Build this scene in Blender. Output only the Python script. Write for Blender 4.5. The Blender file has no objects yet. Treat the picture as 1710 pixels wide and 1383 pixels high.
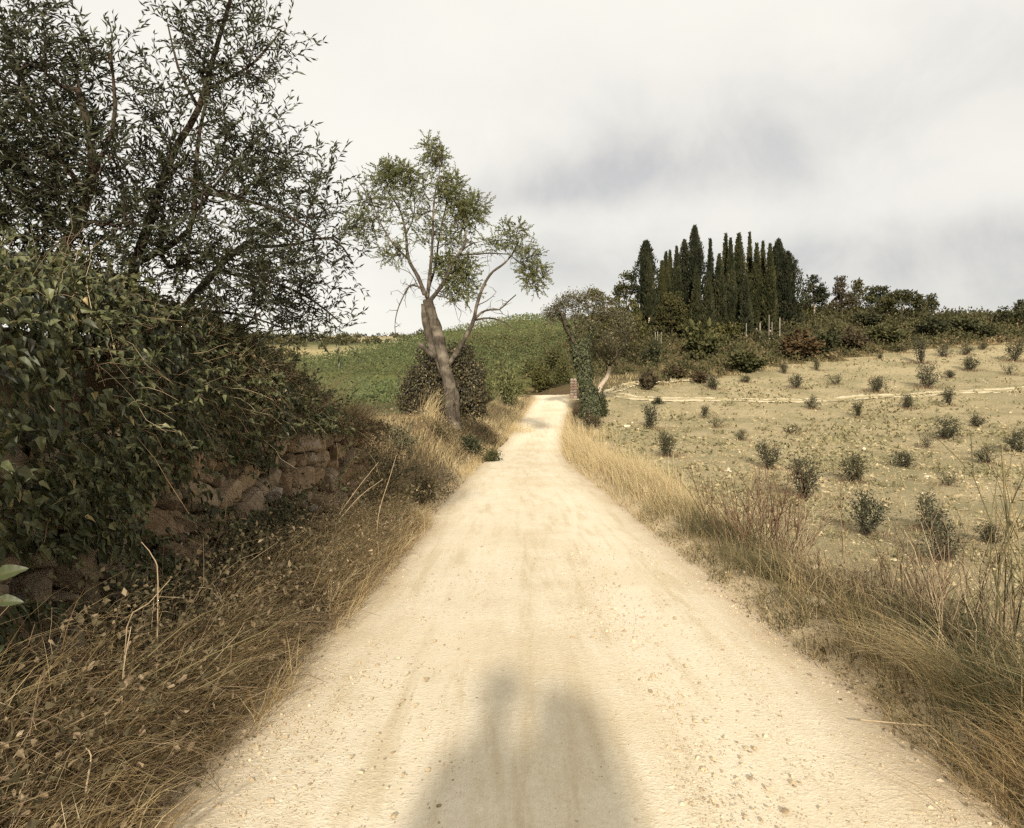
import bpy, bmesh, math, random
import numpy as np
from mathutils import Vector, Matrix

rng = np.random.default_rng(11)
random.seed(5)
SC = bpy.context.scene
COL = SC.collection
R = math.radians

# ------------------------------------------------------------------ camera, sky, sun, exposure
F, CX, HY, CH = 1250.0, 855.0, 610.0, 1.6        # focal length, centre column, eye level row (photo pixels), eye height
cam_d = bpy.data.cameras.new('camera')
cam = bpy.data.objects.new('camera', cam_d)
COL.objects.link(cam)
cam.location = (0, 0, CH)
cam.rotation_euler = (R(90), 0, 0)
cam_d.sensor_fit = 'HORIZONTAL'
cam_d.sensor_width = 36
cam_d.lens = 36 * F / 1710
cam_d.shift_y = -(691.5 - HY) / 1710
cam_d.clip_start = 0.02
cam_d.clip_end = 3000
SC.camera = cam

SUN_EL, SUN_AZ = R(23.5), R(3.0)                  # the sun stands low behind the camera, light travels to +Y
vs = SC.view_settings
SC.display_settings.display_device = 'sRGB'
vs.view_transform = 'Standard'
vs.look = 'None'
vs.exposure = 0.58
vs.gamma = 1.0
vs.use_curve_mapping = False

sun_d = bpy.data.lights.new('sun', 'SUN')
sun_d.energy = 4.4
sun_d.color = (1.0, 0.925, 0.80)
sun_d.angle = R(2.4)
sun = bpy.data.objects.new('sun', sun_d)
COL.objects.link(sun)
sun.location = (0, -20, 20)
ldir = Vector((math.sin(SUN_AZ) * math.cos(SUN_EL), math.cos(SUN_AZ) * math.cos(SUN_EL), -math.sin(SUN_EL)))
sun.rotation_euler = ldir.to_track_quat('-Z', 'Y').to_euler()


class NT:
    """tiny node helper"""
    def __init__(self, tree):
        self.t = tree
        self.n = tree.nodes
        self.n.clear()

    def new(self, kind, **kw):
        nd = self.n.new(kind)
        for k, v in kw.items():
            if k == 'ins':
                for i, val in v.items():
                    self.put(nd, i, val)
            else:
                setattr(nd, k, v)
        return nd

    def put(self, nd, i, val):
        if hasattr(val, 'is_output'):
            self.t.links.new(val, nd.inputs[i])
        elif isinstance(val, bpy.types.Node):
            self.t.links.new(val.outputs[0], nd.inputs[i])
        else:
            nd.inputs[i].default_value = val

    def math(self, op, a, b=0.0, clamp=False):
        nd = self.new('ShaderNodeMath', operation=op, use_clamp=clamp)
        self.put(nd, 0, a)
        self.put(nd, 1, b)
        return nd.outputs[0]

    def mix(self, fac, a, b, blend='MIX'):
        nd = self.new('ShaderNodeMix', data_type='RGBA', blend_type=blend)
        self.put(nd, 0, fac)
        for i, v in ((6, a), (7, b)):
            if isinstance(v, tuple) and len(v) == 3:
                v = v + (1.0,)
            self.put(nd, i, v)
        return nd.outputs[2]

    def noise(self, vec, scale, detail=4.0, rough=0.55, dist=0.0, out=0):
        nd = self.new('ShaderNodeTexNoise', ins={'Scale': scale, 'Detail': detail, 'Roughness': rough, 'Distortion': dist})
        if vec is not None:
            self.put(nd, 'Vector', vec)
        return nd.outputs[out]

    def ramp(self, fac, stops, mode='LINEAR'):
        nd = self.new('ShaderNodeValToRGB')
        nd.color_ramp.interpolation = mode
        e = nd.color_ramp.elements
        while len(e) > 1:
            e.remove(e[-1])
        for i, (p, c) in enumerate(stops):
            el = e[0] if i == 0 else e.new(p)
            el.position = p
            el.color = (c, c, c, 1) if isinstance(c, (int, float)) else tuple(c) + (1,)
        self.put(nd, 0, fac)
        return nd.outputs[0]

    def remap(self, v, a, b, c=0.0, d=1.0):
        nd = self.new('ShaderNodeMapRange', ins={0: v, 1: a, 2: b, 3: c, 4: d})
        return nd.outputs[0]


world = bpy.data.worlds.new('World')
SC.world = world
world.use_nodes = True
w = NT(world.node_tree)
tc = w.new('ShaderNodeTexCoord').outputs['Generated']
sky = w.new('ShaderNodeTexSky', sky_type='NISHITA')
sky.sun_disc = False
sky.sun_elevation = SUN_EL
sky.sun_rotation = R(180) + SUN_AZ
b1 = w.new('ShaderNodeBackground', ins={0: sky.outputs[0], 1: 0.1})
sep = w.new('ShaderNodeSeparateXYZ', ins={0: tc}).outputs
az = w.math('ARCTAN2', sep[0], sep[1])
el = w.math('ARCSINE', sep[2])
# cloud deck seen in perspective
den = w.math('ADD', w.math('MAXIMUM', sep[2], 0.0), 0.16)
uv = w.new('ShaderNodeCombineXYZ', ins={0: w.math('DIVIDE', sep[0], den), 1: w.math('DIVIDE', sep[1], den), 2: 3.7}).outputs[0]
n1 = w.noise(uv, 0.9, 6.0, 0.55, 0.35)
n2 = w.noise(tc, 6.5, 6.0, 0.62, 0.3)
warp = w.noise(tc, 5.0, 5.0, 0.6)
warp2 = w.noise(tc, 4.0, 5.0, 0.6, 0.0, 1)
wa = w.math('ADD', az, w.math('MULTIPLY', w.math('SUBTRACT', warp, 0.5), 0.16))
ws = w.new('ShaderNodeSeparateXYZ', ins={0: warp2}).outputs
we = w.math('ADD', el, w.math('MULTIPLY', w.math('SUBTRACT', ws[1], 0.5), 0.10))


def blob(a0, e0, ra, re, amp):
    x = w.math('DIVIDE', w.math('SUBTRACT', wa, a0), ra)
    y = w.math('DIVIDE', w.math('SUBTRACT', we, e0), re)
    r2 = w.math('ADD', w.math('MULTIPLY', x, x), w.math('MULTIPLY', y, y))
    return w.math('MULTIPLY', w.math('EXPONENT', w.math('MULTIPLY', r2, -1.0)), amp)


dark = None
# grey undersides of single clouds, placed by azimuth and elevation
for args in ((0.10, 0.25, 0.15, 0.050, 0.66), (0.30, 0.265, 0.18, 0.065, 0.52), (0.02, 0.215, 0.12, 0.03, 0.5),
             (0.55, 0.135, 0.36, 0.040, 0.85), (0.52, 0.06, 0.38, 0.045, 0.8), (0.08, 0.12, 0.18, 0.045, 0.5),
             (0.62, 0.32, 0.30, 0.08, 0.28), (0.25, 0.34, 0.25, 0.05, 0.22),
             (-0.9, 0.2, 0.5, 0.08, 0.5), (1.4, 0.3, 0.6, 0.12, 0.6), (-2.2, 0.35, 0.8, 0.15, 0.5), (2.4, 0.5, 0.7, 0.15, 0.45)):
    bb = blob(*args)
    dark = bb if dark is None else w.math('ADD', dark, bb)
wisp = w.remap(n1, 0.42, 0.75)
wisp2 = w.remap(n2, 0.4, 0.8)
dark = w.math('MULTIPLY', dark, w.math('ADD', 0.72, w.math('MULTIPLY', wisp2, 0.8)))
dark = w.math('ADD', dark, w.math('MULTIPLY', wisp, 0.16), True)
ccol = w.mix(dark, (0.665, 0.645, 0.588), (0.41, 0.405, 0.40))
b2 = w.new('ShaderNodeBackground', ins={0: ccol, 1: 1.0})
mx = w.new('ShaderNodeMixShader', ins={0: w.math('SUBTRACT', 0.97, w.math('MULTIPLY', wisp2, 0.04)), 1: b1, 2: b2})
mx = mx.outputs[0]
w.new('ShaderNodeOutputWorld', ins={0: mx})

SC.render.engine = 'CYCLES'
SC.cycles.max_bounces = 6
SC.cycles.diffuse_bounces = 3
SC.cycles.glossy_bounces = 2
SC.cycles.transmission_bounces = 3
SC.cycles.transparent_max_bounces = 4
SC.cycles.caustics_reflective = False
SC.cycles.caustics_refractive = False
SC.cycles.use_denoising = False
SC.cycles.pixel_filter_type = 'BLACKMAN_HARRIS'
SC.cycles.filter_width = 1.45


# ------------------------------------------------------------------ helpers: tags, meshes, noise
def tag(o, label=None, cat=None, group=None, kind=None):
    for k, v in (('label', label), ('category', cat), ('group', group), ('kind', kind)):
        if v:
            o[k] = v
    return o


def empty(name, loc, rz=0.0):
    o = bpy.data.objects.new(name, None)
    o.empty_display_size = 0.2
    o.location = loc
    o.rotation_euler = (0, 0, rz)
    COL.objects.link(o)
    return o


def link(name, me, parent=None, loc=None):
    o = bpy.data.objects.new(name, me)
    COL.objects.link(o)
    if parent is not None:
        o.parent = parent
    if loc is not None:
        o.location = loc
    return o


def copy_thing(o, loc, rz=0.0, scale=None):
    c = o.copy()
    COL.objects.link(c)
    c.location = loc
    c.rotation_euler = (0, 0, rz)
    if scale is not None:
        c.scale = scale
    for ch in list(o.children):
        d = ch.copy()
        COL.objects.link(d)
        d.parent = c
        for g in list(ch.children):
            e = g.copy()
            COL.objects.link(e)
            e.parent = d
    return c


class Geo:
    """collects vertices, quads, triangles and a per-vertex random value; builds ONE mesh"""
    def __init__(self):
        self.V, self.Q, self.T, self.r, self.mq, self.mt, self.n = [], [], [], [], [], [], 0

    def add(self, V, Q=None, T=None, rnd=0.5, mat=0):
        V = np.asarray(V, float).reshape(-1, 3)
        k = len(V)
        if k == 0:
            return self
        self.V.append(V)
        self.r.append(np.broadcast_to(np.asarray(rnd, float), (k,)) if np.ndim(rnd) <= 1 else rnd.ravel())
        if Q is not None and len(Q):
            Q = np.asarray(Q, int).reshape(-1, 4)
            self.Q.append(Q + self.n)
            self.mq.append(np.full(len(Q), mat))
        if T is not None and len(T):
            T = np.asarray(T, int).reshape(-1, 3)
            self.T.append(T + self.n)
            self.mt.append(np.full(len(T), mat))
        self.n += k
        return self

    def mesh(self, name, mats, smooth=True, origin=(0, 0, 0)):
        V = np.concatenate(self.V) - np.asarray(origin, float)
        Q = np.concatenate(self.Q) if self.Q else np.zeros((0, 4), int)
        T = np.concatenate(self.T) if self.T else np.zeros((0, 3), int)
        me = bpy.data.meshes.new(name)
        me.vertices.add(len(V))
        me.vertices.foreach_set('co', V.astype(np.float32).ravel())
        nl = Q.size + T.size
        me.loops.add(nl)
        me.loops.foreach_set('vertex_index', np.concatenate([Q.ravel(), T.ravel()]).astype(np.int32))
        npoly = len(Q) + len(T)
        me.polygons.add(npoly)
        st = np.concatenate([np.arange(len(Q)) * 4, Q.size + np.arange(len(T)) * 3]).astype(np.int32)
        me.polygons.foreach_set('loop_start', st)
        mi = np.concatenate((self.mq or [np.zeros(0)]) + (self.mt or [np.zeros(0)])).astype(np.int32)
        me.polygons.foreach_set('material_index', mi)
        me.polygons.foreach_set('use_smooth', np.full(npoly, smooth))
        a = me.attributes.new('rnd', 'FLOAT', 'POINT')
        a.data.foreach_set('value', np.concatenate(self.r).astype(np.float32))
        me.update(calc_edges=True)
        for m in (mats if isinstance(mats, (list, tuple)) else [mats]):
            me.materials.append(m)
        return me

    def build(self, name, mats, parent=None, loc=(0, 0, 0), smooth=True, origin=None):
        """vertices are given in world space (origin = where the object's zero is) or in local space (origin None)"""
        if origin is not None:
            me = self.mesh(name, mats, smooth, origin)
            return link(name, me, parent, None if parent is not None else origin)
        return link(name, self.mesh(name, mats, smooth), parent, loc)


def norm(v):
    return v / np.maximum(np.linalg.norm(v, axis=-1, keepdims=True), 1e-9)


def rvec(n):
    return norm(rng.normal(size=(n, 3)))


def _h(ix, iy, s):
    x = (ix * 374761393 + iy * 668265263 + s * 982451653) & 0x7fffffff
    x = ((x ^ (x >> 13)) * 1274126177) & 0x7fffffff
    x = x ^ (x >> 16)
    return (x & 0xffff) / 65535.0


def vnoise(x, y, s=0):
    x, y = np.asarray(x, float), np.asarray(y, float)
    ix, iy = np.floor(x).astype(np.int64), np.floor(y).astype(np.int64)
    fx, fy = x - ix, y - iy
    fx, fy = fx * fx * (3 - 2 * fx), fy * fy * (3 - 2 * fy)
    a = _h(ix, iy, s) * (1 - fx) + _h(ix + 1, iy, s) * fx
    b = _h(ix, iy + 1, s) * (1 - fx) + _h(ix + 1, iy + 1, s) * fx
    return a * (1 - fy) + b * fy


def fbm(x, y, s=0, o=4):
    t, a, f = 0, 0.5, 1.0
    for i in range(o):
        t = t + a * vnoise(np.asarray(x) * f, np.asarray(y) * f, s + i * 7)
        a, f = a * 0.5, f * 2.03
    return t / (1 - 0.5 ** o)


def sstep(a, b, x):
    t = np.clip((np.asarray(x, float) - a) / (b - a), 0, 1)
    return t * t * (3 - 2 * t)


def pin(x, pts):
    p = np.asarray(pts, float)
    return np.interp(x, p[:, 0], p[:, 1])


def cub(x, pts):
    """smooth (Catmull-Rom) interpolation through control points"""
    p = np.asarray(pts, float)
    X, Z = p[:, 0], p[:, 1]
    m = np.gradient(Z, X)
    x = np.clip(np.asarray(x, float), X[0], X[-1])
    i = np.clip(np.searchsorted(X, x) - 1, 0, len(X) - 2)
    h = X[i + 1] - X[i]
    t = (x - X[i]) / h
    return ((1 + 2 * t) * (1 - t) ** 2) * Z[i] + t * (1 - t) ** 2 * h * m[i] + t * t * (3 - 2 * t) * Z[i + 1] + t * t * (t - 1) * h * m[i + 1]


def at(x, y, Y):
    """the point at distance Y seen at photo pixel (x, y)"""
    return np.array([(x - CX) / F * Y, Y, CH + (HY - y) * Y / F])


# ------------------------------------------------------------------ the lie of the land
ROAD = [(1.2, -60), (0.6, -30), (0.3, -12), (0.25, 0), (0.34, 11), (0.42, 20), (0.6, 32), (1.15, 42), (1.8, 50), (2.65, 60), (3.5, 68), (3.95, 73),
        (3.9, 77), (2.9, 80.5), (0.5, 83.5), (-3, 86), (-8, 88), (-20, 91), (-45, 95)]
_rp = np.array(ROAD, float)
_rs = np.concatenate([[0], np.cumsum(np.hypot(*np.diff(_rp, axis=0).T))])
RS = np.arange(0, _rs[-1], 0.4)
RP = np.stack([cub(RS, np.stack([_rs, _rp[:, 0]], 1)), cub(RS, np.stack([_rs, _rp[:, 1]], 1))], 1)
RT = norm(np.gradient(RP, axis=0))
_zy = [(-60, 3.2), (-30, 2.1), (-12, 0.93), (0, 0), (10, -.776), (20, -1.552), (28, -2.17), (35, -2.65), (42, -2.9), (50, -2.85), (60, -2.45), (73, -1.65), (77, -1.5), (80.5, -1.75), (84, -2.5), (88, -3.1), (96, -3.3)]
RZ = cub(RP[:, 1], _zy)
RW = pin(RP[:, 1], [(-60, 1.75), (40, 1.75), (60, 1.6), (96, 1.6)])

TRACK = [(4.6, 71), (7.5, 70.6), (9.5, 69), (10.6, 66.9), (13, 66.2), (18, 66.0), (24, 65.6), (32, 66.3), (42, 67.6), (56, 69), (80, 72), (110, 76)]
SPUR = [(8.2, 70.2), (9.8, 71.8), (11.4, 74.5), (13.5, 77.5), (17, 79), (22, 80)]


def road_dist(x, y):
    """signed distance to the road's centre line (right positive) and index of the nearest sample"""
    x, y = np.asarray(x, float).ravel(), np.asarray(y, float).ravel()
    d, k = np.empty(len(x)), np.empty(len(x), int)
    for i in range(0, len(x), 20000):
        dx = x[i:i + 20000, None] - RP[None, :, 0]
        dy = y[i:i + 20000, None] - RP[None, :, 1]
        q = dx * dx + dy * dy
        j = q.argmin(1)
        n = np.arange(len(j))
        sgn = dx[n, j] * RT[j, 1] - dy[n, j] * RT[j, 0]
        d[i:i + 20000] = np.sqrt(q[n, j]) * np.where(sgn >= 0, 1, -1)
        k[i:i + 20000] = j
    return d, k


WALL0, WALL1, WALLX = -8.0, 11.4, -2.33       # the dry stone wall runs along the left verge


def wall_x(y):
    return WALLX - 0.14 + 0.05 * np.sin(np.asarray(y) * 0.7) + 0.34 * sstep(6.8, 11.2, y)


def wall_top(y):
    return cub(y, _zy) + 1.55 + 0.05 * np.sin(np.asarray(y) * 1.7)


def hedge_top(y):
    return cub(y, [(-8, 2.7), (0, 2.35), (4, 2.2), (5.5, 2.18), (7, 2.0), (8.2, 1.82), (9.2, 1.35), (10.2, .82), (11.4, .62), (13, .35)])


def scrub_edge(x):
    return pin(x, [(-5, 71.5), (8, 71.5), (15, 76), (33, 89), (52, 96), (80, 103), (140, 120)])


def zleft(x, y):
    yc = np.clip(150 + 1.4 * np.minimum(x, 3), 60, 160)
    base = cub(y, [(-60, 4.6), (-20, 3.0), (0, 1.55), (10, .8), (20, .15), (35, -.75), (50, -1.25), (70, -1.15), (90, -.6), (110, 3.0), (130, 6.8), (150, 10.4), (175, 13)])
    bc = cub(yc, [(-60, 4.6), (-20, 3.0), (0, 1.55), (10, .8), (20, .15), (35, -.75), (50, -1.25), (70, -1.15), (90, -.6), (110, 3.0), (130, 6.8), (150, 10.4), (175, 13)])
    over = np.clip(y - yc, 0, None)
    z = np.where(y < yc, base, bc - 0.09 * over * np.clip(over / 15, 0, 1))
    z = z + 0.035 * np.clip(x, -60, 3) * sstep(85, 120, y)
    return np.maximum(z, cub(y, [(-60, -9), (150, -9), (200, 4.3), (300, 10), (400, 16), (500, 21), (600, 22), (900, 14)]))


def zright(x, y):
    z = cub(y, [(-60, 1.5), (-20, -.4), (0, -1.35), (8, -1.9), (16, -2.5), (25, -2.9), (35, -3.1), (45, -3.0), (55, -2.45), (66, -1.4), (80, .1), (100, 2.4), (120, 5), (140, 8), (150, 8.6), (175, 8), (250, 4), (400, 6), (900, 8)])
    z = z + 0.035 * np.clip(x - 0.45 * y, -2, 40) * sstep(15, 50, y)
    return z + 4.6 * np.exp(-((x - 44) / 36) ** 2 - ((y - 121) / 23) ** 2)


def ground(x, y, rough=True):
    shp = np.shape(x)
    x, y = np.asarray(x, float).ravel(), np.asarray(y, float).ravel()
    d, k = road_dist(x, y)
    zr, hw = RZ[k], RW[k]
    a = np.abs(d)
    far = sstep(74, 92, y)
    S = np.where(far < 1e-6, sstep(-1.0, 1.0, d), sstep(-1.0, 1.0, d) * (1 - far) + far * sstep(2, 16, x - 0.02 * (y - 90)))
    zl, zR = zleft(x, y), zright(x, y)
    base = zl * (1 - S) + zR * S
    # rough ground bumps
    bump = 0
    if rough:
        bump = (fbm(x * 1.3, y * 1.3, 3) - 0.5) * 0.16 + (fbm(x * 0.25, y * 0.25, 9) - 0.5) * 0.35
        bump = bump + (vnoise(x * 6, y * 6, 5) - 0.5) * 0.05
    # left bank
    WX = wall_x(y)
    t_wall = sstep(0.28, 0.42, WX - x)
    t_bank = sstep(hw + 0.15, hw + 2.3, a)
    walled = 1 - sstep(WALL1 - 0.3, WALL1 + 0.5, y)
    hb = pin(y, [(-60, 1.35), (11, 1.35), (20, 1.4), (34, 1.75), (42, 1.5), (55, .75), (65, .2), (75, 0)])
    toe = 0.16 * sstep(hw, hw + 0.7, a)
    mnd = np.clip(hedge_top(y) - zr - 1.52 - 0.40, 0.0, 2)
    zwall = zr + toe + t_wall * (1.48 + mnd * sstep(0.45, 1.0, WX - x) + 0.15 * sstep(1.5, 3.0, WX - x))
    zbank = zr + toe * 0.5 + t_bank * hb
    zlb = np.where(walled > 0, walled * zwall + (1 - walled) * zbank, zbank)
    mergeL = sstep(4.0, 9.0, a)
    zleft_side = zlb * (1 - mergeL) + zl * mergeL
    # right verge: a low lip, then down to the field
    lip = 0.10 * sstep(hw, hw + 0.35, a) * (1 - sstep(hw + 1.0, hw + 1.8, a))
    tv = sstep(hw + 0.8, hw + 2.6, a)
    zright_side = (zr + lip) * (1 - tv) + base * tv
    z = np.where(d < 0, zleft_side, zright_side)
    # beyond the bend the road simply lies in the slope
    zb = zr * (1 - sstep(hw + 0.3, hw + 5.0, a)) + base * sstep(hw + 0.3, hw + 5.0, a)
    z = z * (1 - far) + zb * far
    onroad = 1 - sstep(hw - 0.12, hw + 0.22, a)
    z = z + bump * (1 - onroad) * sstep(hw, hw + 0.8, a) + 0.02 * (1 - onroad)
    z = z - 0.05 * onroad
    return z.reshape(shp)


def gz(x, y):
    return float(ground(np.array([x]), np.array([y]))[0])


def on_ground(x, ypix, lo=3.0, hi=160.0):
    """where the view ray of photo pixel (x, ypix) meets the ground"""
    Y = np.exp(np.linspace(math.log(lo), math.log(hi), 1600))
    X = (x - CX) / F * Y
    dz = CH + (HY - ypix) * Y / F - ground(X, Y)
    hit = np.nonzero(dz < 0)[0]
    i = hit[0] if len(hit) else len(Y) - 1
    return np.array([X[i], Y[i], ground(X[i:i + 1], Y[i:i + 1])[0]])


# ------------------------------------------------------------------ materials
def new_mat(name):
    m = bpy.data.materials.new(name)
    m.use_nodes = True
    return m, NT(m.node_tree)


def leaf_mat(name, stops, rough=0.6, trans=0.22, spec=0.3, obj_var=0.0, tcol=None):
    """colour from the per-leaf random value; some light passes through"""
    m, t = new_mat(name)
    a = t.new('ShaderNodeAttribute', attribute_name='rnd').outputs['Fac']
    c = t.ramp(a, stops)
    if obj_var:
        oi = t.new('ShaderNodeObjectInfo').outputs['Random']
        hs = t.new('ShaderNodeHueSaturation', ins={0: t.remap(oi, 0, 1, 0.5 - 0.03 * obj_var, 0.5 + 0.03 * obj_var), 1: t.remap(oi, 0, 1, 1 + .3 * obj_var, 1 - .3 * obj_var), 2: t.remap(oi, 1, 0, 1 - .35 * obj_var, 1 + .35 * obj_var), 4: c})
        c = hs.outputs[0]
    p = t.new('ShaderNodeBsdfPrincipled', ins={'Base Color': c, 'Roughness': rough, 'Specular IOR Level': spec})
    if trans:
        tr = t.new('ShaderNodeBsdfTranslucent', ins={0: c})
        p = t.new('ShaderNodeMixShader', ins={0: trans, 1: p.outputs[0], 2: tr.outputs[0]})
    t.new('ShaderNodeOutputMaterial', ins={0: p.outputs[0]})
    return m


def bark_mat(name, c1, c2, c3, scale=6.0, bump=0.6):
    m, t = new_mat(name)
    co = t.new('ShaderNodeTexCoord').outputs['Object']
    mp = t.new('ShaderNodeMapping', ins={0: co, 3: (1, 1, 0.22)}).outputs[0]
    n1 = t.noise(mp, scale * 2.2, 7, 0.68, 0.3)
    n2 = t.noise(co, scale * 0.35, 4, 0.6)
    c = t.mix(t.remap(n1, .35, .65), c1, c2)
    c = t.mix(t.remap(n2, .48, .66), c, c3)
    bp = t.new('ShaderNodeBump', ins={'Strength': bump, 'Distance': 0.04, 'Height': n1})
    p = t.new('ShaderNodeBsdfPrincipled', ins={'Base Color': c, 'Roughness': 0.9, 'Specular IOR Level': 0.15, 'Normal': bp.outputs[0]})
    t.new('ShaderNodeOutputMaterial', ins={0: p.outputs[0]})
    return m


def soil_mat(name, cols, scale, bump=0.5, bdist=0.04, dust=None):
    """earth or litter: three colours in patches and grains; dust = pale road dust lying near the road (attribute rd)"""
    m, t = new_mat(name)
    co = t.new('ShaderNodeTexCoord').outputs['Object']
    n0 = t.noise(co, scale * 0.07, 5, 0.6)
    n1 = t.noise(co, scale, 8, 0.7, 0.2)
    n2 = t.noise(co, scale * 5.5, 6, 0.72)
    c = t.mix(t.remap(n1, .38, .62), cols[0], cols[1])
    c = t.mix(t.remap(n0, .42, .62), c, cols[2])
    c = t.mix(t.remap(n2, .3, .7, 0.0, 0.55), c, t.mix(1.0, c, cols[3], 'MULTIPLY'))
    if dust:
        rd = t.new('ShaderNodeAttribute', attribute_name='rd').outputs['Fac']
        k = t.math('ADD', rd, t.math('MULTIPLY', t.math('SUBTRACT', n1, 0.5), 1.3))
        c = t.mix(t.remap(k, 0.15, 0.75, 1.0, 0.0), c, dust)
    h = t.math('ADD', n1, t.math('MULTIPLY', n2, 0.35))
    bp = t.new('ShaderNodeBump', ins={'Strength': bump, 'Distance': bdist, 'Height': h})
    p = t.new('ShaderNodeBsdfPrincipled', ins={'Base Color': c, 'Roughness': 0.95, 'Specular IOR Level': 0.1, 'Normal': bp.outputs[0]})
    t.new('ShaderNodeOutputMaterial', ins={0: p.outputs[0]})
    return m


def plain_mat(name, c, rough=0.7, var=0.15, scale=8.0, metal=0.0):
    m, t = new_mat(name)
    co = t.new('ShaderNodeTexCoord').outputs['Object']
    n = t.noise(co, scale, 5, 0.6)
    cc = t.mix(t.remap(n, .3, .7), tuple(v * (1 - var) for v in c), tuple(min(1, v * (1 + var)) for v in c))
    p = t.new('ShaderNodeBsdfPrincipled', ins={'Base Color': cc, 'Roughness': rough, 'Metallic': metal, 'Specular IOR Level': 0.3})
    t.new('ShaderNodeOutputMaterial', ins={0: p.outputs[0]})
    return m


def stone_mat(name, stops, scale=5.0):
    m, t = new_mat(name)
    oi = t.new('ShaderNodeObjectInfo').outputs['Random']
    co = t.new('ShaderNodeTexCoord').outputs['Object']
    n1 = t.noise(co, scale, 8, 0.68, 0.3)
    n2 = t.noise(co, scale * 6, 5, 0.7)
    vo = t.new('ShaderNodeTexVoronoi', ins={0: co, 'Scale': scale * 3.0})
    c = t.ramp(oi, stops)
    c = t.mix(t.remap(n1, .35, .7), c, (.62, .55, .44), 'MULTIPLY')
    c = t.mix(t.remap(n2, .56, .7, 0, .5), c, (.36, .35, .29))
    h = t.math('ADD', n1, t.math('ADD', t.math('MULTIPLY', n2, 0.3), t.math('MULTIPLY', vo.outputs[0], 0.25)))
    bp = t.new('ShaderNodeBump', ins={'Strength': 0.8, 'Distance': 0.03, 'Height': h})
    p = t.new('ShaderNodeBsdfPrincipled', ins={'Base Color': c, 'Roughness': 0.92, 'Specular IOR Level': 0.15, 'Normal': bp.outputs[0]})
    t.new('ShaderNodeOutputMaterial', ins={0: p.outputs[0]})
    return m


DUST = (0.52, 0.41, 0.25)
M = {}
M['ground'] = soil_mat('verge_litter', [(.075, .05, .03), (.17, .12, .065), (.11, .085, .045), (.45, .38, .3)], 9.0, 0.6, 0.04, DUST)
M['field'] = soil_mat('stony_field', [(.385, .312, .18), (.50, .415, .255), (.305, .265, .148), (.46, .44, .36)], 3.2, 1.0, 0.12)
M['hill'] = soil_mat('scrub_soil', [(.14, .105, .05), (.21, .16, .08), (.10, .085, .04), (.55, .5, .4)], 1.0, 0.8, 0.15)
M['vineyard'] = soil_mat('vineyard_soil', [(.10, .10, .035), (.16, .15, .06), (.07, .085, .03), (.6, .6, .5)], 0.8, 0.7, 0.15)
M['olive_leaf'] = leaf_mat('olive_leaf', [(0, (.016, .018, .008)), (.45, (.042, .046, .021)), (.8, (.085, .088, .044)), (1, (.15, .145, .09))], 0.45, 0.18, 0.4)
M['ivy_leaf'] = leaf_mat('ivy_leaf', [(0, (.024, .024, .011)), (.45, (.054, .061, .024)), (.8, (.108, .114, .048)), (.95, (.18, .17, .075)), (1, (.30, .23, .10))], 0.5, 0.15, 0.35)
M['bramble_leaf'] = leaf_mat('bramble_leaf', [(0, (.04, .034, .015)), (.35, (.09, .078, .035)), (.6, (.16, .125, .066)), (.85, (.27, .20, .115)), (1, (.42, .33, .20))], 0.7, 0.2, 0.2)
M['undergrowth'] = leaf_mat('undergrowth_leaf', [(0, (.045, .036, .017)), (.3, (.09, .075, .04)), (.55, (.13, .10, .055)), (.8, (.22, .16, .095)), (1, (.40, .31, .20))], 0.75, 0.2, 0.15)
M['greygreen'] = leaf_mat('greygreen_leaf', [(0, (.05, .048, .025)), (.5, (.12, .11, .062)), (.8, (.20, .18, .11)), (1, (.32, .28, .18))], 0.8, 0.2, 0.1)
M['straw'] = leaf_mat('straw', [(0, (.19, .12, .05)), (.4, (.38, .275, .135)), (.75, (.57, .455, .245)), (1, (.70, .59, .37))], 0.7, 0.35, 0.2)
M['drystem'] = leaf_mat('dry_stem', [(0, (.065, .042, .025)), (.4, (.15, .10, .06)), (.7, (.27, .195, .115)), (1, (.47, .37, .23))], 0.8, 0.0, 0.15)
M['redstem'] = leaf_mat('red_brown_stem', [(0, (.05, .028, .017)), (.6, (.12, .066, .038)), (1, (.22, .14, .08))], 0.8, 0.0, 0.15)
M['greengrass'] = leaf_mat('rough_grass', [(0, (.042, .042, .018)), (.4, (.092, .086, .037)), (.7, (.18, .15, .07)), (1, (.40, .30, .15))], 0.65, 0.25, 0.2)
M['almond_leaf'] = leaf_mat('almond_leaf', [(0, (.075, .082, .028)), (.5, (.155, .165, .063)), (.85, (.24, .235, .10)), (1, (.36, .32, .17))], 0.6, 0.38, 0.25)
M['cypress'] = leaf_mat('cypress_spray', [(0, (.014, .016, .007)), (.5, (.034, .036, .016)), (.85, (.062, .060, .026)), (1, (.10, .078, .036))], 0.8, 0.05, 0.1, 0.5)
M['pine'] = leaf_mat('pine_needles', [(0, (.022, .024, .010)), (.5, (.05, .050, .022)), (.85, (.085, .078, .034)), (1, (.13, .10, .05))], 0.8, 0.1, 0.1, 0.8)
M['scrub'] = leaf_mat('scrub_leaf', [(0, (.032, .031, .014)), (.3, (.070, .066, .029)), (.55, (.110, .098, .044)), (.75, (.135, .10, .052)), (.9, (.18, .125, .068)), (1, (.27, .20, .11))], 0.8, 0.1, 0.1)
M['shrub'] = leaf_mat('shrub_leaf', [(0, (.028, .030, .012)), (.45, (.06, .062, .026)), (.8, (.105, .10, .042)), (1, (.16, .14, .06))], 0.8, 0.12, 0.1, 0.7)
M['brownshrub'] = leaf_mat('brown_shrub_leaf', [(0, (.040, .030, .016)), (.5, (.085, .062, .033)), (.85, (.13, .096, .053)), (1, (.22, .165, .095))], 0.85, 0.1, 0.1, 0.4)
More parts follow.
